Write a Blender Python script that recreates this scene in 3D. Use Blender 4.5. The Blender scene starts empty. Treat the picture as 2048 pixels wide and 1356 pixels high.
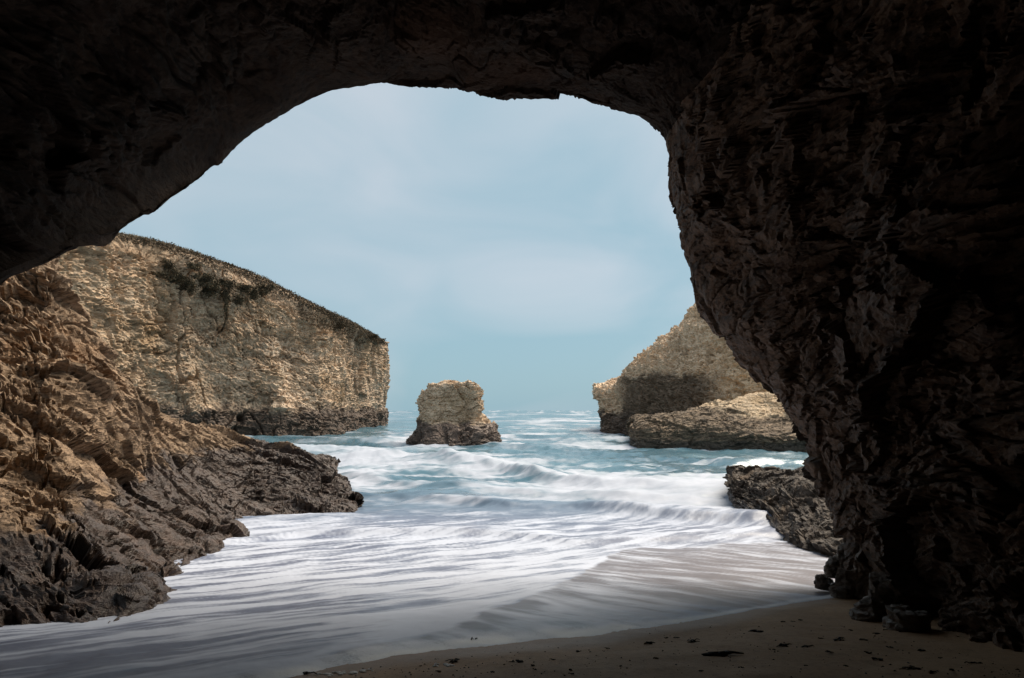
import bpy, math, random
import numpy as np

# ------------------------------------------------------------------ camera, sky, sun, exposure
SC = bpy.context.scene
COL = SC.collection
F = 1251.0            # focal length in photo pixels (2048 wide)
U0, V0 = 1024.0, 820.0  # vanishing point / horizon in photo pixels
CAMZ = 5.0
cam_data = bpy.data.cameras.new("camera")
cam = bpy.data.objects.new("camera", cam_data)
COL.objects.link(cam)
cam.location = (0, 0, CAMZ)
cam.rotation_euler = (math.radians(90), 0, 0)
cam_data.sensor_width = 36.0
cam_data.lens = F / 2048 * 36
cam_data.shift_y = (V0 - 678) / 2048
cam_data.clip_start = 0.05
cam_data.clip_end = 60000
SC.camera = cam

SUN_DIR = np.array((0.42, 0.45, 0.79)); SUN_DIR /= np.linalg.norm(SUN_DIR)
sun_el = math.asin(SUN_DIR[2]); sun_az = math.atan2(SUN_DIR[0], SUN_DIR[1])
world = bpy.data.worlds.new("World"); SC.world = world
world.use_nodes = True
wn, wl = world.node_tree.nodes, world.node_tree.links
wn.clear()
wo = wn.new("ShaderNodeOutputWorld"); bg = wn.new("ShaderNodeBackground")
sky = wn.new("ShaderNodeTexSky"); sky.sky_type = 'NISHITA'; sky.sun_disc = False
sky.sun_elevation = sun_el; sky.sun_rotation = sun_az
sky.altitude = 0; sky.air_density = 1.0; sky.dust_density = 2.0; sky.ozone_density = 3.0
tc = wn.new("ShaderNodeTexCoord"); mp = wn.new("ShaderNodeMapping"); mp.inputs['Scale'].default_value = (1.0, 1.0, 2.6)
nz = wn.new("ShaderNodeTexNoise"); nz.inputs['Scale'].default_value = 2.9; nz.inputs['Detail'].default_value = 5; nz.inputs['Roughness'].default_value = 0.42
nz.inputs['Distortion'].default_value = 0.6
sep = wn.new("ShaderNodeSeparateXYZ"); wl.new(tc.outputs['Generated'], sep.inputs[0])
el = wn.new("ShaderNodeMapRange"); el.inputs['From Min'].default_value = 0.02; el.inputs['From Max'].default_value = 0.58; wl.new(sep.outputs['Z'], el.inputs['Value'])
add = wn.new("ShaderNodeMath"); add.operation = 'MULTIPLY_ADD'; wl.new(nz.outputs['Fac'], add.inputs[0]); add.inputs[1].default_value = 2.0; add.inputs[2].default_value = -0.96
ad2 = wn.new("ShaderNodeMath"); ad2.operation = 'MULTIPLY_ADD'; wl.new(el.outputs['Result'], ad2.inputs[0]); ad2.inputs[1].default_value = 1.0; wl.new(add.outputs[0], ad2.inputs[2]); ad2.use_clamp = True
veil = wn.new("ShaderNodeMix"); veil.data_type = 'RGBA'            # teal haze low down, thin pale cloud higher up
veil.inputs['A'].default_value = (3.3, 5.2, 6.1, 1); veil.inputs['B'].default_value = (6.0, 6.7, 7.3, 1)
wl.new(ad2.outputs[0], veil.inputs['Factor'])
mx = wn.new("ShaderNodeMix"); mx.data_type = 'RGBA'; mx.inputs['Factor'].default_value = 0.86
wl.new(mp.outputs['Vector'], nz.inputs['Vector']); wl.new(tc.outputs['Generated'], mp.inputs['Vector'])
wl.new(sky.outputs['Color'], mx.inputs['A']); wl.new(veil.outputs['Result'], mx.inputs['B']); wl.new(mx.outputs['Result'], bg.inputs['Color'])
bg.inputs['Strength'].default_value = 0.067
wl.new(bg.outputs['Background'], wo.inputs['Surface'])

sun_data = bpy.data.lights.new("sun", 'SUN'); sun_data.energy = 5.0; sun_data.angle = math.radians(40)
sun_data.color = (1.0, 0.89, 0.74)
sun = bpy.data.objects.new("sun", sun_data); COL.objects.link(sun)
from mathutils import Vector
sun.rotation_euler = Vector(-SUN_DIR).to_track_quat('-Z', 'Y').to_euler()

SC.view_settings.view_transform = 'Standard'; SC.view_settings.look = 'None'
SC.view_settings.exposure = 0.62; SC.view_settings.gamma = 1.0; SC.view_settings.use_curve_mapping = False
SC.render.engine = 'CYCLES'
SC.cycles.use_denoising = True
SC.cycles.adaptive_threshold = 0.02; SC.cycles.max_bounces = 7; SC.cycles.diffuse_bounces = 4; SC.cycles.glossy_bounces = 3
SC.cycles.caustics_reflective = False; SC.cycles.caustics_refractive = False

# ------------------------------------------------------------------ numpy noise
RNG = np.random.default_rng(7)
PERM = RNG.permutation(4096).astype(np.int32)
GRD = RNG.normal(size=(4096, 3)).astype(np.float32); GRD /= np.linalg.norm(GRD, axis=1, keepdims=True)
R01 = RNG.random((4096, 4)).astype(np.float32); R01[:, :3] = 0.08 + 0.84 * R01[:, :3]
def hsh(i, j, k):
    return PERM[(PERM[(PERM[i & 4095] + j) & 4095] + k) & 4095]
from concurrent.futures import ThreadPoolExecutor
POOL = ThreadPoolExecutor(4)
def par(fn):
    """run a point-wise function over chunks in threads"""
    def run(P, *a):
        P = np.asarray(P, np.float32)
        if len(P) < 40000: return fn(P, *a)
        return np.concatenate(list(POOL.map(lambda c: fn(c, *a), np.array_split(P, max(4, len(P) // 30000)))))
    return run
@par
def perlin(P):
    P = np.asarray(P, np.float32); I = np.floor(P).astype(np.int32); f = P - I
    w = f * f * f * (f * (f * 6 - 15) + 10)
    out = np.zeros(len(P), np.float32)
    for a in (0, 1):
        wa = w[:, 0] if a else 1 - w[:, 0]
        for b in (0, 1):
            wb = w[:, 1] if b else 1 - w[:, 1]
            for c in (0, 1):
                wc = w[:, 2] if c else 1 - w[:, 2]
                g = GRD[hsh(I[:, 0] + a, I[:, 1] + b, I[:, 2] + c)]
                out += wa * wb * wc * (g[:, 0] * (f[:, 0] - a) + g[:, 1] * (f[:, 1] - b) + g[:, 2] * (f[:, 2] - c))
    return out * 1.6
def fbm(P, octv=4, gain=0.5):
    P = np.asarray(P, np.float32); s = np.zeros(len(P), np.float32); a = 1.0
    for o in range(octv):
        s += a * perlin(P * (2.03 ** o) + 17.3 * o); a *= gain
    return s
@par
def facets(P, tilt=0.8, step=0.35):
    """fractured rock: every Voronoi cell is a plane of its own, tilted at random"""
    I = np.floor(P).astype(np.int32); f = P - I
    best = np.full(len(P), 1e9, np.float32); kk = np.zeros(len(P), np.int32); cc = np.zeros((len(P), 3), np.float32)
    for a in (-1, 0, 1):
        ka = PERM[(I[:, 0] + a) & 4095]
        for b in (-1, 0, 1):
            kb = PERM[(ka + I[:, 1] + b) & 4095]
            for c in (-1, 0, 1):
                if abs(a) + abs(b) + abs(c) == 3: continue
                k = PERM[(kb + I[:, 2] + c) & 4095]
                o = R01[k, :3] + np.array((a, b, c), np.float32) - f
                d = np.einsum('ij,ij->i', o, o)
                m = d < best
                np.copyto(best, d, where=m); np.copyto(kk, k, where=m); np.copyto(cc, o, where=m[:, None])
    return -tilt * np.einsum('ij,ij->i', GRD[kk], cc) + step * (R01[kk, 3] - 0.5)
def slabs(Q, thick, along=0.25, wob=0.7):
    """overlapping beds: each bed swells towards its upper edge and breaks off sharply"""
    q = Q[:, 2] / thick + wob * fbm(np.stack((Q[:, 0] * along, Q[:, 1] * along, Q[:, 2] * 0.35 / thick), 1), 2)
    i = np.floor(q); fr = q - i
    amp = R01[(i.astype(np.int64) * 7 + 13) & 4095, 3]
    return (fr ** 1.4 - 0.4) * (0.3 + 0.7 * amp) * sm(-0.45, 0.25, perlin(np.stack((Q[:, 0] * along * 1.3, Q[:, 1] * along * 1.3, q * 0.4 + 60), 1)))
def cracks(P, width=0.07):
    """narrow fissures: 0 on the sound rock, down to -1 in the crack"""
    n = perlin(P) + 0.35 * perlin(P * 2.7 + 50)
    return -sm(width, 0.0, np.abs(n)) * sm(-0.25, 0.15, perlin(P * 0.45 + 90))
def soft(d, m, k, n=2):
    """ease single-vertex steps so that ledges stay ledges and do not turn into saw teeth"""
    d = d.reshape(m, k).copy()
    for _ in range(n):
        d[1:-1] = 0.5 * d[1:-1] + 0.25 * (d[:-2] + d[2:]); d[:, 1:-1] = 0.5 * d[:, 1:-1] + 0.25 * (d[:, :-2] + d[:, 2:])
    return d.ravel()
def sm(a, b, x):
    t = np.clip((x - a) / (b - a), 0, 1); return t * t * (3 - 2 * t)
def rot_to(n):
    """rows: two in-plane axes, then n"""
    n = np.array(n, float); n /= np.linalg.norm(n)
    a = np.cross(n, (0.0, 1.0, 0.0)); a /= np.linalg.norm(a)
    return np.array((a, np.cross(n, a), n))

# ------------------------------------------------------------------ unprojection and splines
def PX(u, v, d):
    return np.array(((u - U0) / F * d, d, CAMZ - (v - V0) / F * d))
def sand_z(x, y):
    x = np.asarray(x, float); y = np.asarray(y, float)
    z = np.interp(y, [-30, -10, 0, 5.4, 9.5, 15, 20, 30, 40, 60, 100], [5.2, 4.3, 3.45, 2.7, 2.02, 1.22, 0.66, -0.02, -0.9, -3, -6])
    return z + 0.012 * np.clip(x, -8, 8) * sm(30, 5, y)
def W(u, v):
    """photo pixel -> point of the mean water/sand surface"""
    lo, hi = 2.0, 6000.0
    for _ in range(60):
        d = 0.5 * (lo + hi); p = PX(u, v, d)
        if p[2] > max(float(sand_z(p[0], p[1])), 0.0): lo = d
        else: hi = d
    return PX(u, v, d)
def cr_axis(C, s):
    """Catmull-Rom along axis 0 at parameters s"""
    n = len(C); i = np.clip(np.floor(s).astype(int), 0, n - 2); f = (s - i)[:, None, None]
    p1, p2 = C[i], C[i + 1]
    p0 = np.where((i > 0)[:, None, None], C[np.maximum(i - 1, 0)], 2 * p1 - p2)
    p3 = np.where((i < n - 2)[:, None, None], C[np.minimum(i + 2, n - 1)], 2 * p2 - p1)
    k = 0.42
    m1, m2 = k * (p2 - p0), k * (p3 - p1)
    return (2 * f**3 - 3 * f**2 + 1) * p1 + (f**3 - 2 * f**2 + f) * m1 + (-2 * f**3 + 3 * f**2) * p2 + (f**3 - f**2) * m2
def params(C, total, w=None):
    """spread `total` samples over the intervals of axis 0 by their length on average"""
    L = np.linalg.norm(np.diff(C, axis=0), axis=2).mean(axis=1)
    if w is not None: L = L * np.asarray(w, float)
    L = np.maximum(L, L.sum() * 0.004)
    n = np.maximum(2, np.round(L / L.sum() * total).astype(int))
    return np.concatenate([i + np.arange(k) / k for i, k in enumerate(n)] + [[len(C) - 1.0]])
def dense(C, rows, cols, wr=None, wc=None):
    C = np.asarray(C, float)
    s = params(C, rows, wr); A = cr_axis(C, s)
    B = A.transpose(1, 0, 2); t = params(C.transpose(1, 0, 2), cols, wc); B = cr_axis(B, t)
    return B.transpose(1, 0, 2), s, t
def grid_normals(V, flip=False):
    a = np.gradient(V, axis=0); b = np.gradient(V, axis=1)
    n = np.cross(a, b); n /= np.linalg.norm(n, axis=2, keepdims=True) + 1e-12
    return -n if flip else n

# ------------------------------------------------------------------ mesh helpers
def link(name, mesh, parent=None, mat=None):
    o = bpy.data.objects.new(name, mesh); COL.objects.link(o)
    if parent is not None: o.parent = parent
    if mat is not None and len(mesh.materials) == 0: mesh.materials.append(mat)
    return o
def tag(o, label=None, category=None, group=None, kind=None):
    if label: o["label"] = label
    if category: o["category"] = category
    if group: o["group"] = group
    if kind: o["kind"] = kind
    return o
def empty(name, loc):
    o = bpy.data.objects.new(name, None); COL.objects.link(o); o.location = loc; o.empty_display_size = 0.5
    bpy.context.view_layer.update()
    return o
def make_mesh(name, verts, quads, smooth=True, attrs=None, normals=None):
    me = bpy.data.meshes.new(name)
    verts = np.ascontiguousarray(verts, np.float32); quads = np.ascontiguousarray(quads, np.int32)
    k = quads.shape[1]
    me.vertices.add(len(verts)); me.vertices.foreach_set("co", verts.ravel())
    me.loops.add(quads.size); me.loops.foreach_set("vertex_index", quads.ravel())
    me.polygons.add(len(quads)); me.polygons.foreach_set("loop_start", np.arange(0, quads.size, k, dtype=np.int32))
    me.polygons.foreach_set("use_smooth", np.full(len(quads), smooth, bool))
    me.update(calc_edges=True)
    for an, av in (attrs or {}).items():
        at = me.attributes.new(an, 'FLOAT', 'POINT'); at.data.foreach_set("value", np.ascontiguousarray(av, np.float32))
    if normals is not None:
        me.normals_split_custom_set_from_vertices(np.ascontiguousarray(normals, np.float32))
    return me
def grid_quads(m, n, flip=False, wrap=False):
    i = np.arange(m - 1)[:, None]; nn = n if wrap else n - 1; j = np.arange(nn)[None]; j2 = (j + 1) % n
    q = np.stack(np.broadcast_arrays(i * n + j, i * n + j2, (i + 1) * n + j2, (i + 1) * n + j), -1).reshape(-1, 4)
    return q[:, ::-1] if flip else q
def vert_normals(V, Q):
    a = V[Q[:, 2]] - V[Q[:, 0]]; b = V[Q[:, 3]] - V[Q[:, 1]]
    fn = np.cross(a, b); N = np.zeros_like(V)
    for k in range(4): 
        for c in range(3): N[:, c] += np.bincount(Q[:, k], fn[:, c], len(V))
    return N / (np.linalg.norm(N, axis=1, keepdims=True) + 1e-12)
def split_parts(V, Q, face_part, defs, parent, mat, sharp=0.0):
    """one surface handed out to named parts; normals come from the whole, so no seam shows"""
    out = []
    off = np.array(parent.location) if parent is not None else np.zeros(3)
    for k, nm in defs:
        q = Q[face_part == k]
        if len(q) == 0: continue
        used = np.unique(q); remap = np.full(len(V), -1, np.int64); remap[used] = np.arange(len(used))
        me = make_mesh(nm, V[used] - off, remap[q], False)
        out.append(link(nm, me, parent, mat))
    return out

# ------------------------------------------------------------------ materials
def nodes_of(name):
    m = bpy.data.materials.new(name); m.use_nodes = True
    t = m.node_tree; t.nodes.clear()
    return m, t.nodes, t.links
class NT:
    """tiny node-writing helper"""
    def __init__(s, name): s.m, s.n, s.l = nodes_of(name)
    def new(s, t, **kw):
        x = s.n.new(t)
        for k, v in kw.items(): setattr(x, k, v)
        return x
    def put(s, sock, v):
        if isinstance(v, bpy.types.NodeSocket): s.l.new(v, sock)
        else: sock.default_value = v
    def math(s, op, a, b=0.0, c=0.0, clamp=False):
        x = s.new("ShaderNodeMath", operation=op, use_clamp=clamp)
        s.put(x.inputs[0], a); s.put(x.inputs[1], b); s.put(x.inputs[2], c); return x.outputs[0]
    def vmath(s, op, a, b=(0, 0, 0)):
        x = s.new("ShaderNodeVectorMath", operation=op); s.put(x.inputs[0], a)
        s.put(x.inputs[3] if op == 'SCALE' else x.inputs[1], b)
        return x.outputs['Value'] if op in ('DOT_PRODUCT', 'LENGTH') else x.outputs['Vector']
    def mix(s, f, a, b):
        x = s.new("ShaderNodeMix", data_type='RGBA'); s.put(x.inputs['Factor'], f)
        s.put(x.inputs['A'], a if isinstance(a, bpy.types.NodeSocket) else (*a, 1)); s.put(x.inputs['B'], b if isinstance(b, bpy.types.NodeSocket) else (*b, 1))
        return x.outputs['Result']
    def noise(s, vec, scale, detail=4, rough=0.55, dist=0.0, out='Fac'):
        x = s.new("ShaderNodeTexNoise"); s.put(x.inputs['Vector'], vec); x.inputs['Scale'].default_value = scale
        x.inputs['Detail'].default_value = detail; x.inputs['Roughness'].default_value = rough; x.inputs['Distortion'].default_value = dist
        return x.outputs[out]
    def ramp(s, v, a, b, lo=0.0, hi=1.0):
        x = s.new("ShaderNodeMapRange", interpolation_type='SMOOTHSTEP'); s.put(x.inputs['Value'], v)
        s.put(x.inputs['From Min'], a); s.put(x.inputs['From Max'], b); s.put(x.inputs['To Min'], lo); s.put(x.inputs['To Max'], hi)
        return x.outputs['Result']
    def mapping(s, vec, scale=(1, 1, 1), rot=(0, 0, 0)):
        x = s.new("ShaderNodeMapping"); s.put(x.inputs['Vector'], vec); x.inputs['Scale'].default_value = scale; x.inputs['Rotation'].default_value = rot
        return x.outputs['Vector']
    def facet_bump(s, vec, scale):
        """height of randomly tilted planes, one per Voronoi cell"""
        v = s.new("ShaderNodeTexVoronoi"); s.put(v.inputs['Vector'], vec); v.inputs['Scale'].default_value = scale
        v.inputs['Randomness'].default_value = 1.0
        rel = s.vmath('SUBTRACT', vec, v.outputs['Position'])
        rnd = s.vmath('SUBTRACT', v.outputs['Color'], (0.5, 0.5, 0.5))
        h = s.vmath('DOT_PRODUCT', s.vmath('SCALE', rel, scale), rnd)
        return h, v.outputs['Color']
    def attr(s, name):
        x = s.new("ShaderNodeAttribute", attribute_name=name); return x.outputs['Fac']

def rock_material(name, pale, mid, dark, size=1.0, dip=(0, 0, 0), stretch=(1, 1, 3), wet=None, wetcol=(0.035, 0.027, 0.023),
                  rust=(0.20, 0.085, 0.025), rust_amt=0.5, drip=0.0, rough=0.9, bump=0.6, special=None, contrast=1.0, pits=0.75, spec=0.35):
    """layered fractured rock; `size` is the size in metres of the larger blotches; wet = (height, softness)"""
    t = NT(name)
    geo = t.new("ShaderNodeNewGeometry"); P = geo.outputs['Position']
    warp = t.vmath('SCALE', t.vmath('SUBTRACT', t.noise(P, 0.6 / size, 1, 0.5, 0, 'Color'), (0.5, 0.5, 0.5)), 0.9 * size)
    Pw = t.vmath('ADD', P, warp)
    S = t.mapping(Pw, stretch, dip)
    n1 = t.noise(Pw, 0.35 / size, 3, 0.6)
    n2 = t.noise(S, 1.3 / size, 4, 0.62)
    n3 = t.noise(S, 6.0 / size, 4, 0.68)
    h2, c2 = t.facet_bump(S, 5.0 / size)
    tone2 = t.vmath('DOT_PRODUCT', c2, (0.33, 0.33, 0.33))
    m = t.math('ADD', t.math('MULTIPLY', n2, 0.62), t.math('MULTIPLY', tone2, 0.28)); m = t.math('ADD', m, t.math('MULTIPLY', n3, 0.24))
    w = 0.16 / contrast
    c = t.mix(t.ramp(m, 0.56 - w, 0.56 + w), mid, pale)
    c = t.mix(t.ramp(n3, 0.52, 0.30, 0, pits), c, dark)
    c = t.mix(t.ramp(n1, 0.56, 0.72, 0, rust_amt), c, rust)
    c = t.mix(t.ramp(t.noise(Pw, 0.9 / size, 3, 0.6), 0.60, 0.74, 0, 0.55), c, dark)
    if drip:
        D = t.mapping(Pw, (1, 1, 0.12))
        dn = t.noise(D, 1.6 / size, 4, 0.6)
        c = t.mix(t.ramp(dn, 0.52, 0.70, 0, drip), c, dark)
    if special: c = special(t, P, Pw, c)
    rg = rough
    if wet:
        z = t.new("ShaderNodeSeparateXYZ"); t.put(z.inputs[0], P)
        wn_ = t.math('ADD', z.outputs['Z'], t.math('MULTIPLY', t.math('SUBTRACT', t.noise(P, 0.5 / size, 3, 0.65), 0.5), -wet[1] * 3.2))
        wf = t.ramp(wn_, wet[0] + wet[1] * 0.35, wet[0] - wet[1] * 0.35)
        wc = t.mix(t.ramp(m, 0.45, 0.72), wetcol, tuple(x * 2.1 for x in wetcol))
        c = t.mix(wf, c, wc)
        rg = t.ramp(wf, 0, 1, rough, wet[2] if len(wet) > 2 else 0.55)
    bh = t.math('MULTIPLY', h2, 0.55)
    bh = t.math('ADD', bh, t.math('MULTIPLY', n3, 0.35))
    bh = t.math('ADD', bh, t.math('MULTIPLY', t.noise(S, 26 / size, 2, 0.7), 0.14))
    bp = t.new("ShaderNodeBump"); bp.inputs['Strength'].default_value = bump; bp.inputs['Distance'].default_value = 0.30 * size
    t.put(bp.inputs['Height'], bh)
    b = t.new("ShaderNodeBsdfPrincipled"); t.put(b.inputs['Base Color'], c); t.put(b.inputs['Roughness'], rg)
    b.inputs['Specular IOR Level'].default_value = spec
    t.put(b.inputs['Normal'], bp.outputs['Normal'])
    o = t.new("ShaderNodeOutputMaterial"); t.l.new(b.outputs[0], o.inputs['Surface'])
    return t.m

# ------------------------------------------------------------------ beach sand
def sand_material():
    t = NT("wet_sand"); geo = t.new("ShaderNodeNewGeometry"); P = geo.outputs['Position']
    a = t.noise(P, 0.7, 4, 0.5); g = t.noise(P, 160, 3, 0.7); g2 = t.noise(P, 14, 4, 0.6)
    c = t.mix(t.ramp(a, 0.35, 0.65), (0.40, 0.24, 0.122), (0.48, 0.30, 0.16))
    c = t.mix(t.ramp(g, 0.42, 0.62), t.mix(0.45, c, (0.09, 0.055, 0.030)), c)
    c = t.mix(t.ramp(g2, 0.45, 0.7, 0, 0.30), c, (0.09, 0.06, 0.036))
    wt = t.attr('wet'); c = t.mix(t.math('MULTIPLY', wt, 0.6), c, (0.16, 0.092, 0.046))
    bp = t.new("ShaderNodeBump"); bp.inputs['Strength'].default_value = 0.5; bp.inputs['Distance'].default_value = 0.012
    t.put(bp.inputs['Height'], t.math('ADD', t.math('MULTIPLY', g, 0.4), g2))
    b = t.new("ShaderNodeBsdfPrincipled"); t.put(b.inputs['Base Color'], c); t.put(b.inputs['Roughness'], t.ramp(wt, 0, 1, 0.8, 0.6))
    b.inputs['Specular IOR Level'].default_value = 0.35; t.put(b.inputs['Normal'], bp.outputs['Normal'])
    o = t.new("ShaderNodeOutputMaterial"); t.l.new(b.outputs[0], o.inputs['Surface']); return t.m
M_SAND = sand_material()
def build_sand():
    ys = np.concatenate([np.linspace(-16, 3, 40), np.linspace(3.1, 14, 260), np.linspace(14.3, 60, 90)])
    xs = np.concatenate([np.linspace(-40, -9, 20), np.linspace(-8.8, 9, 330), np.linspace(9.3, 40, 24)])
    X, Y = np.meshgrid(xs, ys); p = np.stack((X.ravel(), Y.ravel(), 0 * X.ravel()), 1)
    Z = sand_z(X, Y).ravel() + 0.035 * fbm(p * 0.55, 3) + 0.006 * fbm(p * 4.0, 3)
    V = np.stack((X.ravel(), Y.ravel(), Z), 1)
    e = Y.ravel() - np.interp(X.ravel(), EDGE[:, 0], EDGE[:, 1]) + 0.25 * perlin(p * 0.7)
    o = link("beach", make_mesh("beach", V, grid_quads(len(ys), len(xs)), True, {"wet": sm(-0.75, -0.1, e)}), None, M_SAND)
    tag(o, kind="structure")
def sand_at(x, y):
    p = np.array([[x, y, 0.0]]); return float(sand_z(x, y) + 0.035 * fbm(p * 0.55, 3)[0] + 0.006 * fbm(p * 4.0, 3)[0])

# ------------------------------------------------------------------ water: swell, broken bores, swash on the beach
def polyW(pts): return np.array([W(u, v) for u, v in pts])
EDGE = polyW([(-700, 1560), (-300, 1500), (200, 1425), (420, 1392), (560, 1358), (680, 1328), (800, 1311), (1000, 1289), (1200, 1270), (1300, 1257), (1400, 1239), (1500, 1222), (1600, 1205), (1690, 1194), (1850, 1180), (2300, 1150)])
THICK = polyW([(-700, 1540), (-300, 1485), (200, 1412), (430, 1376), (560, 1345), (700, 1312), (850, 1274), (950, 1240), (1050, 1196), (1130, 1168), (1180, 1146), (1215, 1124), (1280, 1106), (1400, 1100), (1550, 1090), (1660, 1082), (1850, 1078), (2300, 1070)])
build_sand()
FU = [-200, 150, 400, 550, 700, 850, 1000, 1150, 1300, 1450, 1600, 1800]
FV = [821, 830, 838, 850, 870, 885, 895, 905, 915, 930, 945, 960, 975, 990, 1005, 1020, 1040, 1065, 1095, 1150, 1200, 1250, 1300, 1356, 1450]
FT = [  # foam cover read along the cove, rows seaward to shore
 [.40]*12,
 [.34]*12,
 [.35,.35,.35,.35,.35,.35,.40,.52,.40,.35,.35,.35],
 [.28,.28,.28,.28,.30,.30,.42,.40,.32,.28,.28,.28],
 [.25,.25,.25,.28,.30,.50,.36,.42,.30,.22,.20,.20],
 [.25,.25,.25,.34,.32,.66,.34,.40,.30,.30,.22,.20],
 [.25,.25,.25,.40,.36,.50,.34,.30,.34,.10,.16,.20],
 [.30,.30,.30,.50,.60,.30,.34,.24,.26,.06,.06,.10],
 [.40,.40,.40,.60,.90,.86,.50,.16,.22,.10,.06,.10],
 [.50,.50,.50,.60,.82,.62,.86,.34,.30,.34,.25,.10],
 [.50,.50,.50,.60,.82,.52,.74,.74,.44,.30,.30,.10],
 [.50,.50,.50,.60,.72,.36,.42,.90,.80,.60,.40,.2],
 [.60,.60,.60,.60,.66,.40,.62,.92,.98,.92,.60,.3],
 [.70,.70,.70,.50,.30,.38,.78,.98,1.0,.98,.70,.4],
 [.70,.70,.70,.60,.36,.40,.72,.62,.98,.98,.70,.4],
 [.70,.70,.70,.70,.50,.34,.44,.46,.72,.86,.60,.4],
 [.80,.80,.80,.86,.62,.46,.60,.64,.62,.60,.46,.4],
 [.80,.80,.80,.88,.86,.70,.80,.78,.66,.62,.62,.5],
 [.80,.80,.82,.84,.80,.84,.88,.92,.86,.84,.70,.5],
 [.70,.72,.74,.78,.80,.84,.90,.86,.80,.70,.60,.5],
 [.50,.56,.64,.72,.80,.84,.80,.70,.70,.60,.60,.5],
 [.44,.48,.56,.64,.70,.78,.70,.70,.70,.60,.60,.5],
 [.36,.40,.50,.58,.70,.74,.70,.70,.70,.60,.60,.5],
 [.28,.32,.42,.54,.70,.70,.70,.70,.70,.60,.60,.5],
 [.28,.32,.42,.54,.70,.70,.70,.70,.70,.60,.60,.5]]
def foam_table(u, v):
    T = np.array(FT); iu = np.clip(np.interp(u, FU, np.arange(len(FU))), 0, len(FU) - 1.001); iv = np.clip(np.interp(v, FV, np.arange(len(FV))), 0, len(FV) - 1.001)
    a, b = iu.astype(int), iv.astype(int); fu, fv = iu - a, iv - b
    fu = fu * fu * (3 - 2 * fu)
    return (T[b, a] * (1 - fu) + T[b, a + 1] * fu) * (1 - fv) + (T[b + 1, a] * (1 - fu) + T[b + 1, a + 1] * fu) * fv

BORES = [  # crest line in plan (x, y), height, front length, back length
    (polyW([(300, 900), (560, 905), (700, 915), (800, 918), (880, 922), (1000, 940), (1100, 966), (1200, 985), (1330, 996), (1480, 1000), (1600, 1004), (1800, 1010)]), 0.75, 3.8, 9.0),
    (polyW([(300, 950), (690, 962), (760, 972), (850, 985), (960, 990), (1060, 996), (1200, 1004), (1500, 1020), (1800, 1030)]), 0.38, 1.6, 3.5),
    (polyW([(300, 880), (800, 884), (1000, 893), (1150, 905), (1300, 917), (1450, 930), (1800, 940)]), 0.30, 3.0, 8.0),
    (polyW([(500, 1004), (700, 1002), (800, 1003), (950, 1018), (1020, 1030), (1150, 1034), (1300, 1050), (1500, 1062), (1650, 1068), (1800, 1070)]), 0.40, 1.2, 4.5),
    (polyW([(-200, 1150), (300, 1130), (600, 1090), (800, 1085), (1000, 1088), (1150, 1102), (1300, 1094), (1500, 1084), (1680, 1078), (1800, 1076)]), 0.16, 0.8, 2.5),
]
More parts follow.
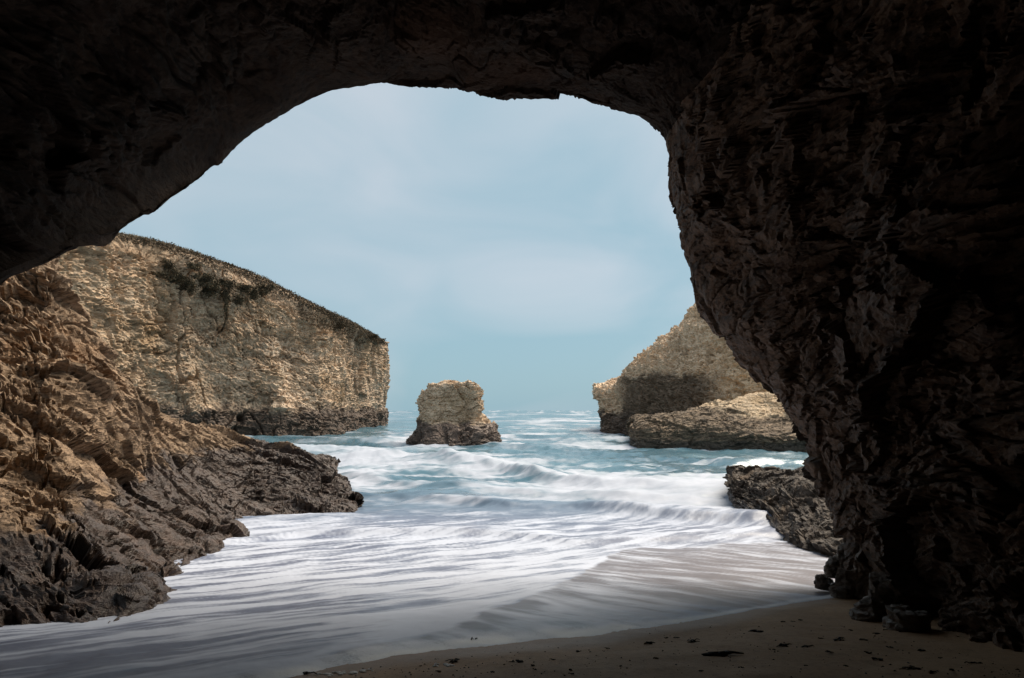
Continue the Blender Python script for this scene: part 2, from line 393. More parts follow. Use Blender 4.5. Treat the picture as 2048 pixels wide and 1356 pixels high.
def build_water():
    vs = np.concatenate([[820.25, 820.6, 821.2, 822.2, 823.6, 825.2], np.linspace(827, 1440, 560)])
    us = np.linspace(-330, 2250, 860)
    D = F * CAMZ / (vs - V0)                     # rows on the flat sea ...
    ycol = np.array([W(1024.0, v)[1] for v in vs])   # ... follow the beach where it rises
    ycol = np.minimum(ycol, D)
    # rows spread evenly over the strip from the beach to far out; columns fan out with distance
    Y = np.repeat(ycol[:, None], len(us), 1); X = (us[None] - U0) / F * Y
    x, y = X.ravel(), Y.ravel()
    p2 = np.stack((x, y, 0 * x), 1)
    zs = sand_z(x, y) + 0.035 * fbm(p2 * 0.55, 3) + 0.006 * fbm(p2 * 4.0, 3)
    e = y - np.interp(x, EDGE[:, 0], EDGE[:, 1]) + 0.10 * perlin(p2 * 1.3) + 0.05 * perlin(p2 * 4)
    film = 0.008 + 0.05 * sm(0.3, 6, e) + 0.22 * sm(4, 16, e)
    film = np.where(e < 0, 0.05 * e, film * sm(-0.02, 0.6, e) + 0.02 * np.clip(e, 0, 0.3))
    base = np.maximum(zs + film, 0.0 + 0 * zs)
    k = sm(18, 32, y)
    base = np.where(y > 15, np.maximum(base, 0.22 * sm(60, 20, y)), base)
    # chop and swell
    th = 0.35
    q = np.stack((x * math.cos(th) + y * math.sin(th), -x * math.sin(th) + y * math.cos(th), 0 * x), 1)
    amp = 1.15 * sm(12, 60, y) * (1 - 0.6 * sm(200, 1500, y))
    res = np.maximum(1.0, y / 120.0)                    # longer waves only where the grid is coarse
    chop = 0.34 * fbm(q * (0.11, 0.24, 1), 4, 0.55) + 0.26 * perlin(q * (0.035, 0.07, 1) + 9)
    fine = 0.10 * fbm(q * (0.5, 1.0, 1) + 31, 3, 0.6) * sm(260, 60, y)
    far = 0.5 * perlin(q * (0.008, 0.02, 1) + 5) * sm(120, 400, y)
    z = base + amp * (chop + fine) + far
    lip = np.zeros_like(x)
    for cl, h, fl, bl in BORES:
        cy = np.interp(x, cl[:, 0], cl[:, 1]) + 1.6 * h * perlin(np.stack((x * 0.16, 0 * x + 3.3, 0 * x), 1)) + 0.5 * h * perlin(np.stack((x * 0.5, y * 0.1, 0 * x), 1))
        s = y - cy
        hh = h * (1 + 0.7 * perlin(np.stack((x * 0.17, y * 0.08, 0 * x + 7), 1)) + 0.35 * perlin(np.stack((x * 0.5, y * 0.4, 0 * x + 9), 1)))
        prof = np.where(s < 0, np.exp(-(np.abs(s) / fl) ** 1.4 * 2.4), np.exp(-(s / bl) ** 2 * 1.6))
        z += hh * prof
        lip += prof * h
    z += 0.02 * sm(3, 12, e) * fbm(q * (1.2, 3.0, 1), 3)
    V = np.stack((x, y, z), 1)
    # foam cover where it floats
    vv = V0 + F * (CAMZ - np.maximum(base, 0)) / y; uu = U0 + F * x / y
    wob = 14 * perlin(p2 * 0.25); 
    f0 = foam_table(uu + 40 * perlin(p2 * 0.2 + 3), vv + (5 + 9 * sm(1000, 1200, vv)) * perlin(p2 * (0.3, 0.3, 1)))
    # streaks: stretched along the run of the backwash near shore, along the crests farther out
    sx, sy = math.cos(0.72), math.sin(0.72)
    a = x * sx + y * sy; b = -x * sy + y * sx
    sN = fbm(np.stack((a * 0.32, b * 1.9, 0 * a), 1), 4, 0.55)
    sN2 = fbm(np.stack((a * 0.8 + 0.6 * sN, b * 6.5, 0 * a + 4), 1), 3, 0.55)
    a2 = x; b2 = y + 0.12 * x
    m1, m2 = sm(50, 85, y), sm(150, 260, y)
    lay = lambda sx_, sy_, o, k: fbm(np.stack((a2 * sx_, b2 * sy_, 0 * a + o), 1), k, 0.6)
    sF = (1 - m1) * lay(0.17, 0.36, 2, 4) + m1 * (1 - m2) * lay(0.075, 0.085, 12, 4) + m2 * lay(0.022, 0.016, 22, 3)
    sF2 = (1 - m1) * lay(0.8, 1.5, 8, 3) + m1 * (1 - m2) * lay(0.34, 0.30, 18, 3) + m2 * lay(0.08, 0.05, 28, 2)
    nearw = sm(34, 17, y)
    st = nearw * (1.0 * sN + 0.55 * sN2) + (1 - nearw) * (0.8 * sF + 0.36 * sF2)
    thick = y - np.interp(x, THICK[:, 0], THICK[:, 1]) + 0.75 * perlin(p2 * 0.42) + 0.25 * perlin(p2 * 1.1) + 0.08 * perlin(p2 * 3.5)
    swash = sm(0.35, -0.30, thick)                       # thin film over sand
    foam = f0 - 0.09 - 0.15 * sm(11, 15, y) * sm(42, 30, y) * sm(1.15, 0.75, f0) + 0.12 * sm(1180, 1260, vv) + st * ((0.66 + 0.42 * nearw) * (1 - 0.45 * np.abs(2 * f0 - 1)))
    front = np.exp(-((thick - 0.30) / 0.32) ** 2) * (0.30 + 0.7 * sm(1.2, -1.2, x) + 0.15 * sm(5, 8, x))
    foam = np.maximum(foam, front + 0.15 * sN)
    # white water worked up where the sea meets rock
    RK = [(190, 1245), (262, 1178), (300, 1150), (335, 1112), (372, 1090), (405, 1072), (450, 1048), (492, 1030), (560, 1014), (640, 1003), (702, 994), (715, 985), (712, 960), (704, 940)]
    RK2 = [(1470, 988), (1500, 1014), (1535, 1038), (1580, 1060), (1640, 1082)]
    RK3 = [(808, 872), (845, 886), (870, 890), (930, 890), (985, 886), (1003, 880), (1000, 868)]
    RK4 = [(1207, 866), (1235, 872), (1258, 884), (1275, 894), (1330, 895), (1400, 896), (1470, 898), (1540, 905), (1610, 914)]
    for pts_, rad, amt in ((RK, 0.45, 0.38), (RK2, 0.6, 0.4), (RK3, 3.5, 0.5), (RK4, 3.0, 0.42)):
        pl = polyW(pts_); seg = np.concatenate([pl[i_] + (pl[i_ + 1] - pl[i_]) * np.linspace(0, 1, 8, endpoint=False)[:, None] for i_ in range(len(pl) - 1)])[:, :2]
        near_ = np.where((y > seg[:, 1].min() - 4 * rad) & (y < seg[:, 1].max() + 4 * rad))[0]
        dm = np.full(len(near_), 1e9)
        for q_ in seg: dm = np.minimum(dm, (x[near_] - q_[0]) ** 2 + (y[near_] - q_[1]) ** 2)
        foam[near_] += amt * np.exp(-np.sqrt(dm) / rad) * (0.75 + 0.7 * st[near_])
    # curved streaks in the swash film
    cx, cyy = 3.0, 4.0
    a3 = (x - y) * 0.707; b3 = (x + y) * 0.707 + 0.035 * (a3 + 7) ** 2 + 0.25 * perlin(p2 * 0.5)
    sw = fbm(np.stack((a3 * 0.38, b3 * 2.6, 0 * x), 1), 4, 0.6)
    lace = np.exp(-((e - 0.12) / (0.10 + 0.32 * sm(3.5, 0, x))) ** 2) * (0.55 + 0.5 * sm(-0.3, 0.3, perlin(p2 * 2.0)))
    ffilm = 0.31 + 0.52 * sw + lace * 0.9 + 0.25 * sm(-0.6, -2.4, thick) * sm(3.5, 1.0, x)
    ffilm += 0.4 * np.exp(-((thick + 0.15) / 0.15) ** 2) * sm(4, 7, x)
    foam = foam * (1 - swash) + ffilm * swash
    shallow = sm(1.3, 0.10, np.maximum(base, 0) - zs) * sm(30, 14, y) * np.where(thick > 0, 0.25, 1.0)      # sand shows through thin water
    o = link("sea_water", make_mesh("sea_water", V, grid_quads(len(vs), len(us), True), True,
        {"foam": np.clip(foam, 0, 1.1), "swash": swash, "shallow": np.clip(shallow, 0, 1), "lacy": lace * swash, "deep": sm(20, 45, y)}), None, M_WATER)
    tag(o, kind="structure")
def water_material():
    t = NT("sea_water"); geo = t.new("ShaderNodeNewGeometry"); P = geo.outputs['Position']
    foam, swash, shallow, lacy, deep = (t.attr(a) for a in ("foam", "swash", "shallow", "lacy", "deep"))
    S = t.mapping(P, (0.5, 2.2, 1.0), (0, 0, -0.72))
    n = t.noise(S, 2.4, 5, 0.6); n2 = t.noise(P, 1.1, 5, 0.65)
    nn = t.math('ADD', t.math('MULTIPLY', n, 0.5), t.math('MULTIPLY', n2, 0.5))
    f = t.math('ADD', foam, t.math('MULTIPLY', t.math('SUBTRACT', nn, 0.5), 0.35))
    grain = t.noise(P, 34, 3, 0.7)
    f = t.math('ADD', f, t.math('MULTIPLY', t.math('MULTIPLY', t.math('SUBTRACT', grain, 0.5), lacy), 2.6))
    ff = t.ramp(f, 0.12, 0.92)
    big = t.noise(P, 0.05, 4, 0.55)
    sea = t.mix(t.ramp(big, 0.4, 0.62), (0.038, 0.096, 0.132), (0.072, 0.148, 0.190))
    near = t.mix(t.ramp(n2, 0.35, 0.65), (0.085, 0.105, 0.165), (0.15, 0.175, 0.245))   # paler blue-grey water in the cave mouth
    c = t.mix(deep, near, sea)
    c = t.mix(t.math('MULTIPLY', shallow, 0.65), c, (0.105, 0.080, 0.066))
    white = t.mix(lacy, t.mix(t.ramp(deep, 0, 0.6), (0.40, 0.43, 0.505), (0.36, 0.385, 0.445)), (0.78, 0.76, 0.73))
    c = t.mix(t.math('MULTIPLY', ff, 0.95), c, white)
    b = t.new("ShaderNodeBsdfPrincipled"); t.put(b.inputs['Base Color'], c)
    t.put(b.inputs['Roughness'], t.math('MAXIMUM', t.ramp(ff, 0.0, 0.9, 0.20, 0.75), t.ramp(deep, 0.0, 1.0, 0.5, 0.0)))
    t.put(b.inputs['Coat Weight'], t.ramp(deep, 0.0, 1.0, 0.12, 0.0)); b.inputs['Coat Roughness'].default_value = 0.25; b.inputs['Coat IOR'].default_value = 1.45
    b.inputs['IOR'].default_value = 1.333
    bp = t.new("ShaderNodeBump"); bp.inputs['Strength'].default_value = 0.35; bp.inputs['Distance'].default_value = 0.12
    t.put(bp.inputs['Height'], t.math('MULTIPLY', t.math('ADD', t.noise(P, 0.9, 5, 0.62), t.math('MULTIPLY', f, 0.25)), t.ramp(deep, 0, 1, 0.25, 1.0)))
    t.put(b.inputs['Normal'], bp.outputs['Normal'])
    o = t.new("ShaderNodeOutputMaterial"); t.l.new(b.outputs[0], o.inputs['Surface']); return t.m
M_WATER = water_material()
build_water()

# ------------------------------------------------------------------ the cave: right wall, roof and mouth around the camera
RIM = [  # u, v, distance along the mouth, from the foot of the right wall over the roof to the left
 (1735, 1330, 8.6), (1715, 1225, 9.2), (1705, 1185, 9.5), (1700, 1130, 9.8), (1680, 1085, 10.2), (1658, 1045, 10.6), (1640, 1000, 11.0), (1628, 955, 11.3), (1606, 905, 11.6), (1590, 860, 11.9), (1560, 815, 12.2), (1520, 768, 12.5),
 (1478, 722, 12.8), (1442, 662, 13.1), (1402, 602, 13.4), (1384, 560, 13.6), (1358, 470, 13.9), (1346, 380, 14.2), (1322, 290, 14.4), (1312, 270, 14.5), (1272, 246, 14.6), (1230, 226, 14.7), (1195, 209, 14.8), (1120, 202, 14.9), (1050, 204, 15.0), (1000, 195, 15.0),
 (925, 187, 15.0), (903, 172, 15.0), (880, 158, 15.1), (805, 160, 15.1), (760, 174, 15.1), (700, 178, 15.1), (640, 182, 15.0), (600, 209, 15.0), (560, 240, 14.9), (490, 284, 14.8), (440, 320, 14.7), (390, 356, 14.2), (340, 400, 13.4), (300, 436, 12.6), (245, 473, 11.8), (225, 485, 11.4), (180, 484, 10.8), (130, 508, 10.2), (80, 530, 9.6), (0, 566, 8.8), (-150, 620, 7.8), (-330, 720, 6.8), (-520, 880, 6.0), (-640, 1080, 5.4), (-700, 1300, 5.0), (-720, 1600, 4.6)]
DIP_CAVE = rot_to((0.50, 0.25, 0.83))
def cave_disp(P, roof):
    fine = 1 - 0.5 * roof
    w = P + 0.35 * np.stack((perlin(P * 0.7), perlin(P * 0.7 + 40), perlin(P * 0.7 + 80)), 1)
    Q = w @ DIP_CAVE.T
    d = 0.38 * fbm(P * 0.32, 3)
    d += 0.42 * facets(Q * (0.55, 0.55, 1.0), 0.9, 0.5)
    d += fine * 0.20 * facets(Q * (1.5, 1.2, 2.6) + 11, 0.9, 0.5)
    d += fine * 0.085 * facets(Q * (4.0, 3.2, 7.0) + 23, 0.9, 0.4)
    d += 0.035 * fbm(Q * (5, 5, 11), 3, 0.6)
    d += 0.22 * slabs(Q, 0.8, 0.3) + 0.11 * slabs(Q + 31, 0.3, 0.7)
    d += 0.22 * cracks(Q * (0.6, 0.5, 1.4), 0.05) + 0.10 * cracks(Q * (1.7, 1.5, 4.0) + 7, 0.08)
    return d
def build_cave():
    rim = np.array([PX(*r) for r in RIM])
    cx, cz = -1.5, 5.5
    n = len(rim)
    isright = np.array([1.0 if i <= 18 else 0.0 for i in range(n)])
    isleft = np.array([np.clip((i - 36) / 10, 0, 1) for i in range(n)])
    def ring(dy, grow, lift=0.0, right_out=0.0, abs_y=None, foot_in=0.0):
        R = rim.copy()
        R[:, 0] = cx + (R[:, 0] - cx) * grow; R[:, 2] = cz + (R[:, 2] - cz) * (1 + (grow - 1) * 0.8) + lift
        hz = np.clip((rim[:, 2] - 2.2) / 4.0, 0, 1)
        R[:, 0] += right_out * isright * hz
        R[:, 0] -= foot_in * isright * (1 - np.clip((rim[:, 2] - 2.0) / 2.6, 0, 1))
        if abs_y is None: R[:, 1] += dy
        else: R[:, 1] = abs_y
        return R
    f = lambda t, y: rim[:, 1] * (1 - t) + y * t
    rows = []
    rows.append(ring(-34, 3.4)); rows.append(ring(-22, 3.2)); rows.append(ring(-8.0, 2.4)); rows.append(ring(-1.5, 1.55)); rows.append(ring(0.9, 1.16)); rows.append(ring(0.8, 1.035))
    rows.append(ring(0, 1.0))
    for t, g, ro, fi in ((0.08, 1.012, 0.0, 0.05), (0.20, 1.02, 0.05, 0.25), (0.34, 1.03, 0.12, 0.55), (0.5, 1.05, 0.35, 1.0), (0.66, 1.08, 0.8, 1.4), (0.85, 1.1, 1.4, 1.4)):
        R = ring(0, g, 0, ro, None, fi); R[:, 1] = f(t, 2.0); rows.append(R)
    R = ring(0, 1.12, 0, 1.8); R[:, 1] = 0.0; rows.append(R)
    R = ring(0, 1.05, 0, 1.5); R[:, 1] = -5.0; rows.append(R)
    R = ring(0, 0.8, 0, 0); R[:, 1] = -9.0; rows.append(R)
    R = ring(0, 0.35, 0, 0); R[:, 1] = -11.5; rows.append(R)
    R = ring(0, 0.02, 0, 0); R[:, 1] = -12.2; rows.append(R)
    C = np.array(rows)
    # smooth the outline on rows away from the mouth, so it reads as a tunnel and not an extrusion
    for k in range(len(C)):
        it = int(min(12, abs(k - 6) * 2))
        for _ in range(it):
            C[k, 1:-1, 0] = 0.5 * C[k, 1:-1, 0] + 0.25 * (C[k, :-2, 0] + C[k, 2:, 0]); C[k, 1:-1, 2] = 0.5 * C[k, 1:-1, 2] + 0.25 * (C[k, :-2, 2] + C[k, 2:, 2])
    wr = [0.02, 0.03, 0.1, 0.3, 0.7, 1.2] + [1.5, 1.5, 1.4, 1.3, 1.1, 0.8, 0.5, 0.08, 0.06, 0.05, 0.05]
    wc = np.ones(n - 1); wc[:20] = 1.5; wc[34:45] = 1.9; wc[46:] = 0.25
    V, s, t = dense(C, 420, 960, wr, wc)
    N = grid_normals(V)
    # normals towards the inside (the tunnel axis)
    m, k = V.shape[:2]
    P = V.reshape(-1, 3); Nf = N.reshape(-1, 3)
    mid = np.array((cx, 7.0, 6.0))
    i0 = int(np.argmin(np.abs(s - 8)))
    sgn = np.sign(((mid - V[i0]) * N[i0]).sum(1).mean()); Nf = Nf * sgn
    T2_ = np.repeat(t[None], m, 0).ravel(); d = cave_disp(P, sm(17, 22, T2_)); w_ = sm(28, 36, T2_); d = d * (1 - w_) + soft(d, m, k, 1) * w_
    S2 = np.repeat(s[:, None], k, 1).ravel()
    fade = 0.28 + 0.72 * sm(6.0, 8.2, S2) ; fade = np.where(S2 < 6, 0.28 + 0.72 * sm(6, 4, S2), fade)
    fade = fade * (1 - 0.75 * sm(27, 33, np.repeat(t[None], m, 0).ravel()) * sm(7.6, 6.4, S2))
    back = np.where(S2 > 13.5, 0.3, 1.0)
    P = P + Nf * (d * fade * back - 0.05 - 0.22 * sm(16, 20, T2_) - 0.33 * sm(13, 5, T2_) * sm(9.0, 6.5, S2))[:, None]
    Q = grid_quads(m, k, sgn < 0)
    T2 = np.repeat(t[None], m, 0).ravel()
    fc_t = T2[Q].mean(1); fc_s = S2[Q].mean(1)
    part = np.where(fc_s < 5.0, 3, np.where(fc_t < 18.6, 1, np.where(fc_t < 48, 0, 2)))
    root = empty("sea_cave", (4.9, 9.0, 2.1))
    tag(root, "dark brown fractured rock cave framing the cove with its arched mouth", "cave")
    split_parts(P, Q, part, [(0, "cave_roof"), (2, "side_wall"), (3, "outer_cliff")], root, M_CAVE_SHADED)
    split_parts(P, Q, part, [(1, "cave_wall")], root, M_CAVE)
    return P, Nf, S2, T2, root
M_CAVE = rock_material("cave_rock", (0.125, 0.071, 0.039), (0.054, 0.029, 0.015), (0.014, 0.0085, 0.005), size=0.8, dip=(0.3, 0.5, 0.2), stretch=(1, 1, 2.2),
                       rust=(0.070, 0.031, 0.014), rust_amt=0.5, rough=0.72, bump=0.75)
M_CAVE_SHADED = rock_material("cave_rock_shaded", (0.030, 0.0185, 0.012), (0.0145, 0.009, 0.006), (0.006, 0.0038, 0.0026), size=1.1, dip=(0.3, 0.5, 0.2), stretch=(1, 1, 2.2),
                       rust=(0.050, 0.026, 0.015), rust_amt=0.5, rough=0.92, bump=0.6, spec=0.12)  # same cave rock, darkened: the roof's shade is put into its colour
CAVE = build_cave()

# ------------------------------------------------------------------ near rock on the left: steep face, wet apron, low ledge
NEAR = [  # columns; rows base -> top, then over the back
 [(-700, 1560, 5.0), (-700, 1400, 6.0), (-720, 1200, 7.0), (-760, 900, 8.0), (-800, 600, 9.5), (-820, 300, 11), (-820, 150, 14), (-820, 400, 24)],
 [(-300, 1400, 6.4), (-300, 1280, 7.4), (-310, 1130, 8.8), (-330, 900, 11.5), (-350, 650, 14.5), (-360, 420, 17), (-350, 330, 21), (-300, 500, 28)],
 [(-20, 1310, 7.4), (0, 1250, 8.0), (-5, 1130, 9.6), (-10, 1000, 11.8), (-15, 850, 14), (-15, 680, 16.8), (-10, 480, 19.8), (-10, 470, 24), (60, 700, 30)],
 [(150, 1310, 7.4), (190, 1245, 8.2), (165, 1130, 10.0), (150, 1010, 12.6), (140, 860, 15.0), (120, 690, 17.6), (104, 520, 20.0), (95, 515, 24), (140, 760, 28)],
 [(262, 1230, 8.6), (262, 1175, 10.0), (235, 1085, 12.2), (215, 1000, 14.6), (200, 880, 16.8), (180, 760, 18.8), (158, 640, 20.6), (120, 640, 24), (190, 820, 30)],
 [(345, 1150, 12.2), (335, 1110, 14.2), (305, 1050, 15.6), (280, 990, 17.2), (262, 890, 18.6), (232, 800, 19.8), (205, 712, 21), (180, 715, 26), (245, 850, 33)],
 [(420, 1105, 16.2), (405, 1072, 18.0), (372, 1030, 19.6), (340, 980, 21), (310, 915, 22.2), (285, 850, 23.2), (258, 795, 24), (240, 800, 29), (290, 860, 36)],
 [(505, 1050, 22.6), (492, 1028, 24.5), (455, 1000, 26), (415, 965, 27.2), (375, 925, 28.2), (335, 880, 29.2), (300, 834, 30), (300, 838, 35), (345, 868, 42)],
 [(565, 1030, 26.2), (560, 1012, 28.6), (535, 990, 30), (505, 960, 31.4), (475, 930, 32.8), (445, 895, 34), (415, 856, 35.5), (410, 862, 40), (440, 880, 47)],
 [(645, 1022, 28.0), (640, 1002, 31.0), (620, 985, 32.5), (595, 960, 34), (570, 935, 35.5), (545, 910, 37), (515, 884, 39), (520, 886, 43), (540, 896, 50)],
 [(700, 1018, 28.8), (702, 994, 32.4), (690, 978, 33.8), (672, 960, 35), (655, 940, 36.2), (640, 922, 37.6), (622, 907, 39.5), (625, 906, 43), (630, 912, 50)],
 [(712, 1008, 30.6), (711, 992, 33.5), (703, 985, 35), (700, 968, 36), (698, 950, 37), (692, 936, 38), (682, 924, 39.5), (672, 915, 43), (660, 918, 50)],
 [(700, 1010, 36), (700, 990, 37), (700, 978, 38), (697, 962, 39), (695, 948, 39.6), (690, 938, 40.2), (682, 930, 41), (672, 925, 44), (655, 925, 51)],
 [(640, 985, 46), (640, 975, 46), (640, 965, 46), (640, 955, 46), (640, 948, 46), (640, 942, 46), (640, 938, 46), (640, 935, 47), (640, 930, 52)],
]
M_NEAR = rock_material("near_cliff_rock", (0.34, 0.236, 0.152), (0.135, 0.084, 0.048), (0.030, 0.020, 0.013), size=0.9, dip=(0.25, 0.75, 0.1), stretch=(1, 1, 2.6),
                       wet=(3.05, 0.95, 0.45), wetcol=(0.033, 0.0195, 0.013), rust=(0.22, 0.115, 0.05), rust_amt=0.5, bump=0.7)
def fix_col(c):
    c = list(c)
    while len(c) < 9: c.insert(1, tuple((a + b) / 2 for a, b in zip(c[0], c[1])))
    return c
DIP_NEAR = rot_to((0.34, 0.58, 0.74))
def near_disp(P):
    w = P + 0.30 * np.stack((perlin(P * 0.5), perlin(P * 0.5 + 40), perlin(P * 0.5 + 80)), 1)
    Q = w @ DIP_NEAR.T
    k = 0.6 + 0.4 * sm(2.6, 4.5, P[:, 2])          # the wave-worn apron is smoother
    d = 0.45 * fbm(P * 0.22, 3)
    d += 0.50 * facets(Q * (0.30, 0.22, 0.70), 0.9, 0.5)
    d += k * 0.42 * slabs(Q, 0.95, 0.22) + k * 0.20 * slabs(Q + 31, 0.36, 0.5) + k * 0.09 * slabs(Q + 77, 0.14, 1.1)
    d += k * 0.26 * facets(Q * (0.8, 0.5, 2.0) + 11, 0.9, 0.5)
    d += k * 0.13 * facets(Q * (2.2, 1.3, 5.0) + 23, 0.9, 0.4)
    d += 0.04 * fbm(Q * (3, 3, 8), 3, 0.6)
    d += 0.36 * cracks(Q * (0.35, 0.25, 0.9), 0.05) + 0.2 * cracks(Q * (1.0, 0.7, 2.6) + 7, 0.08) + 0.3 * cracks(P * (0.8, 0.8, 0.35) + 33, 0.05)
    return d
def build_near():
    C = np.array([[PX(*p) for p in fix_col(c)] for c in NEAR]).transpose(1, 0, 2)
    C = np.concatenate((C[:1] + np.array((0.5, -0.5, -1.6)), C), 0)
    V, s, t = dense(C, 470, 700, [0.3, 0.8, 1, 1, 1, 1, 1, 0.5, 0.2], [0.2, 0.5] + [1] * 9 + [1.2, 0.3])
    N = grid_normals(V); m, k = V.shape[:2]
    i, j = int(m * 0.4), int(k * 0.4)
    sgn = 1 if np.dot(N[i, j], np.array((0, 0, 5.0)) - V[i, j]) > 0 else -1
    P = V.reshape(-1, 3); Nf = N.reshape(-1, 3) * sgn
    P = P + Nf * (near_disp(P) - 0.12)[:, None]
    Q = grid_quads(m, k, sgn < 0)
    S2 = np.repeat(s[:, None], k, 1).ravel(); T2 = np.repeat(t[None], m, 0).ravel()
    fs, ft = S2[Q].mean(1), T2[Q].mean(1)
    part = np.where(ft > 6.6, 2, np.where(P[Q[:, 0], 2] + 0.5 * perlin(P[Q[:, 0]] * 0.5) < 3.0, 1, 0))
    root = empty("coastal_rock", (-6.0, 10.0, 1.9))
    tag(root, "rugged tan and rust rock wall beside the surf, with wet apron and low ledge", "rock wall")
    split_parts(P, Q, part, [(0, "rock_face"), (1, "wet_apron"), (2, "ledge")], root, M_NEAR)
build_near()

# ------------------------------------------------------------------ far cliff on the left
FAR = [  # u at base, v at base, u at top, v at top, distance at base, at top
 (-260, 900, -260, 470, 60, 64), (-60, 888, -60, 468, 74, 78), (90, 880, 95, 470, 86, 90), (250, 876, 250, 488, 98, 102), (340, 875, 335, 512, 106, 111), (420, 875, 410, 533, 112, 117),
 (500, 874, 490, 560, 117, 122), (570, 872, 560, 590, 121, 127), (625, 871, 615, 622, 125, 131), (660, 869, 655, 645, 130, 136), (690, 864, 690, 668, 146, 151), (725, 858, 728, 690, 170, 174), (768, 852, 768, 690, 205, 206), (770, 848, 772, 690, 222, 222), (735, 845, 735, 700, 250, 250), (600, 842, 600, 700, 290, 290)]
TOPEDGE = [(-260, 455), (-60, 455), (95, 462), (250, 474), (335, 494), (410, 517), (490, 541), (560, 578), (615, 606), (655, 625), (700, 645), (740, 668), (770, 684), (774, 686), (740, 700), (600, 700)]
def far_special(t, P, Pw, c):
    z = t.new("ShaderNodeSeparateXYZ"); t.put(z.inputs[0], P)
    # pale guano-bleached band above the tide mark towards the point, soil cap at the top
    hgt = t.math('ADD', z.outputs['Z'], t.math('MULTIPLY', t.math('SUBTRACT', t.noise(P, 0.16, 4, 0.6), 0.5), 5.0))
    bleach = t.math('MULTIPLY', t.ramp(z.outputs['Y'], 130, 200), t.ramp(t.noise(P, 0.10, 4, 0.6), 0.35, 0.62))
    c = t.mix(t.math('MULTIPLY', bleach, 0.55), c, (0.60, 0.53, 0.45))
    broad = t.ramp(t.noise(P, 0.035, 3, 0.55), 0.40, 0.60)
    c = t.mix(t.math('MULTIPLY', broad, 0.45), c, (0.30, 0.19, 0.105))
    beds = t.noise(t.mapping(Pw, (0.03, 0.03, 0.55), (0.0, 0.12, 0.0)), 1.0, 3, 0.6)
    c = t.mix(t.ramp(beds, 0.55, 0.68, 0, 0.5), c, (0.20, 0.125, 0.07))
    c = t.mix(t.ramp(beds, 0.42, 0.34, 0, 0.45), c, (0.84, 0.66, 0.48))
    soil = t.ramp(hgt, 24.5, 28.0)
    c = t.mix(t.math('MULTIPLY', soil, 0.8), c, (0.52, 0.37, 0.25))
    grey = t.math('MULTIPLY', t.ramp(z.outputs['X'], -66, -74), t.ramp(t.noise(P, 0.3, 4, 0.6), 0.35, 0.6))
    c = t.mix(t.math('MULTIPLY', grey, 0.7), c, (0.34, 0.31, 0.30))
    ochre = t.ramp(t.noise(P, 0.045, 3, 0.5), 0.46, 0.62)
    return t.mix(t.math('MULTIPLY', ochre, 0.35), c, (0.36, 0.22, 0.10))
M_FAR = rock_material("far_cliff_rock", (0.82, 0.655, 0.49), (0.60, 0.435, 0.30), (0.12, 0.082, 0.055), size=3.2, dip=(0.1, 0.28, 0.0), stretch=(1, 1, 2.0),
                      wet=(5.4, 2.2, 0.7), wetcol=(0.085, 0.060, 0.044), rust=(0.30, 0.17, 0.07), rust_amt=0.6, drip=0.6, bump=1.0, special=far_special, contrast=1.5, pits=0.6)
DIP_FAR = rot_to((0.20, 0.10, 0.95))
def far_disp(P, k=1.0):
    w = P + 1.3 * np.stack((perlin(P * 0.14), perlin(P * 0.14 + 40), perlin(P * 0.14 + 80)), 1)
    Q = w @ DIP_FAR.T
    d = 2.3 * fbm(P * (0.075, 0.075, 0.03), 3)                 # buttresses
    d += 1.3 * facets(Q * (0.13, 0.13, 0.11), 0.8, 0.5)
    rg = 0.40 + 0.75 * sm(-0.25, 0.35, perlin(P * 0.07 + 21))          # smooth slabs between broken ground
    d += rg * 0.75 * facets(Q * (0.36, 0.36, 0.55) + 11, 0.9, 0.5)
    d += rg * 0.36 * facets(Q * (0.95, 0.95, 1.7) + 23, 0.9, 0.5)
    d += 0.20 * fbm(Q * (1.2, 1.2, 2.6), 3, 0.6)
    d += 0.9 * slabs(Q, 2.6, 0.03, 0.4) + rg * 0.30 * slabs(Q + 31, 0.8, 0.06, 0.5)
    d += 0.9 * cracks(Q * (0.22, 0.22, 0.62), 0.06) + 1.6 * cracks(P * (0.20, 0.20, 0.035) + 70, 0.06) + 0.4 * cracks(Q * (0.7, 0.7, 1.9) + 7, 0.09)
    return d * k
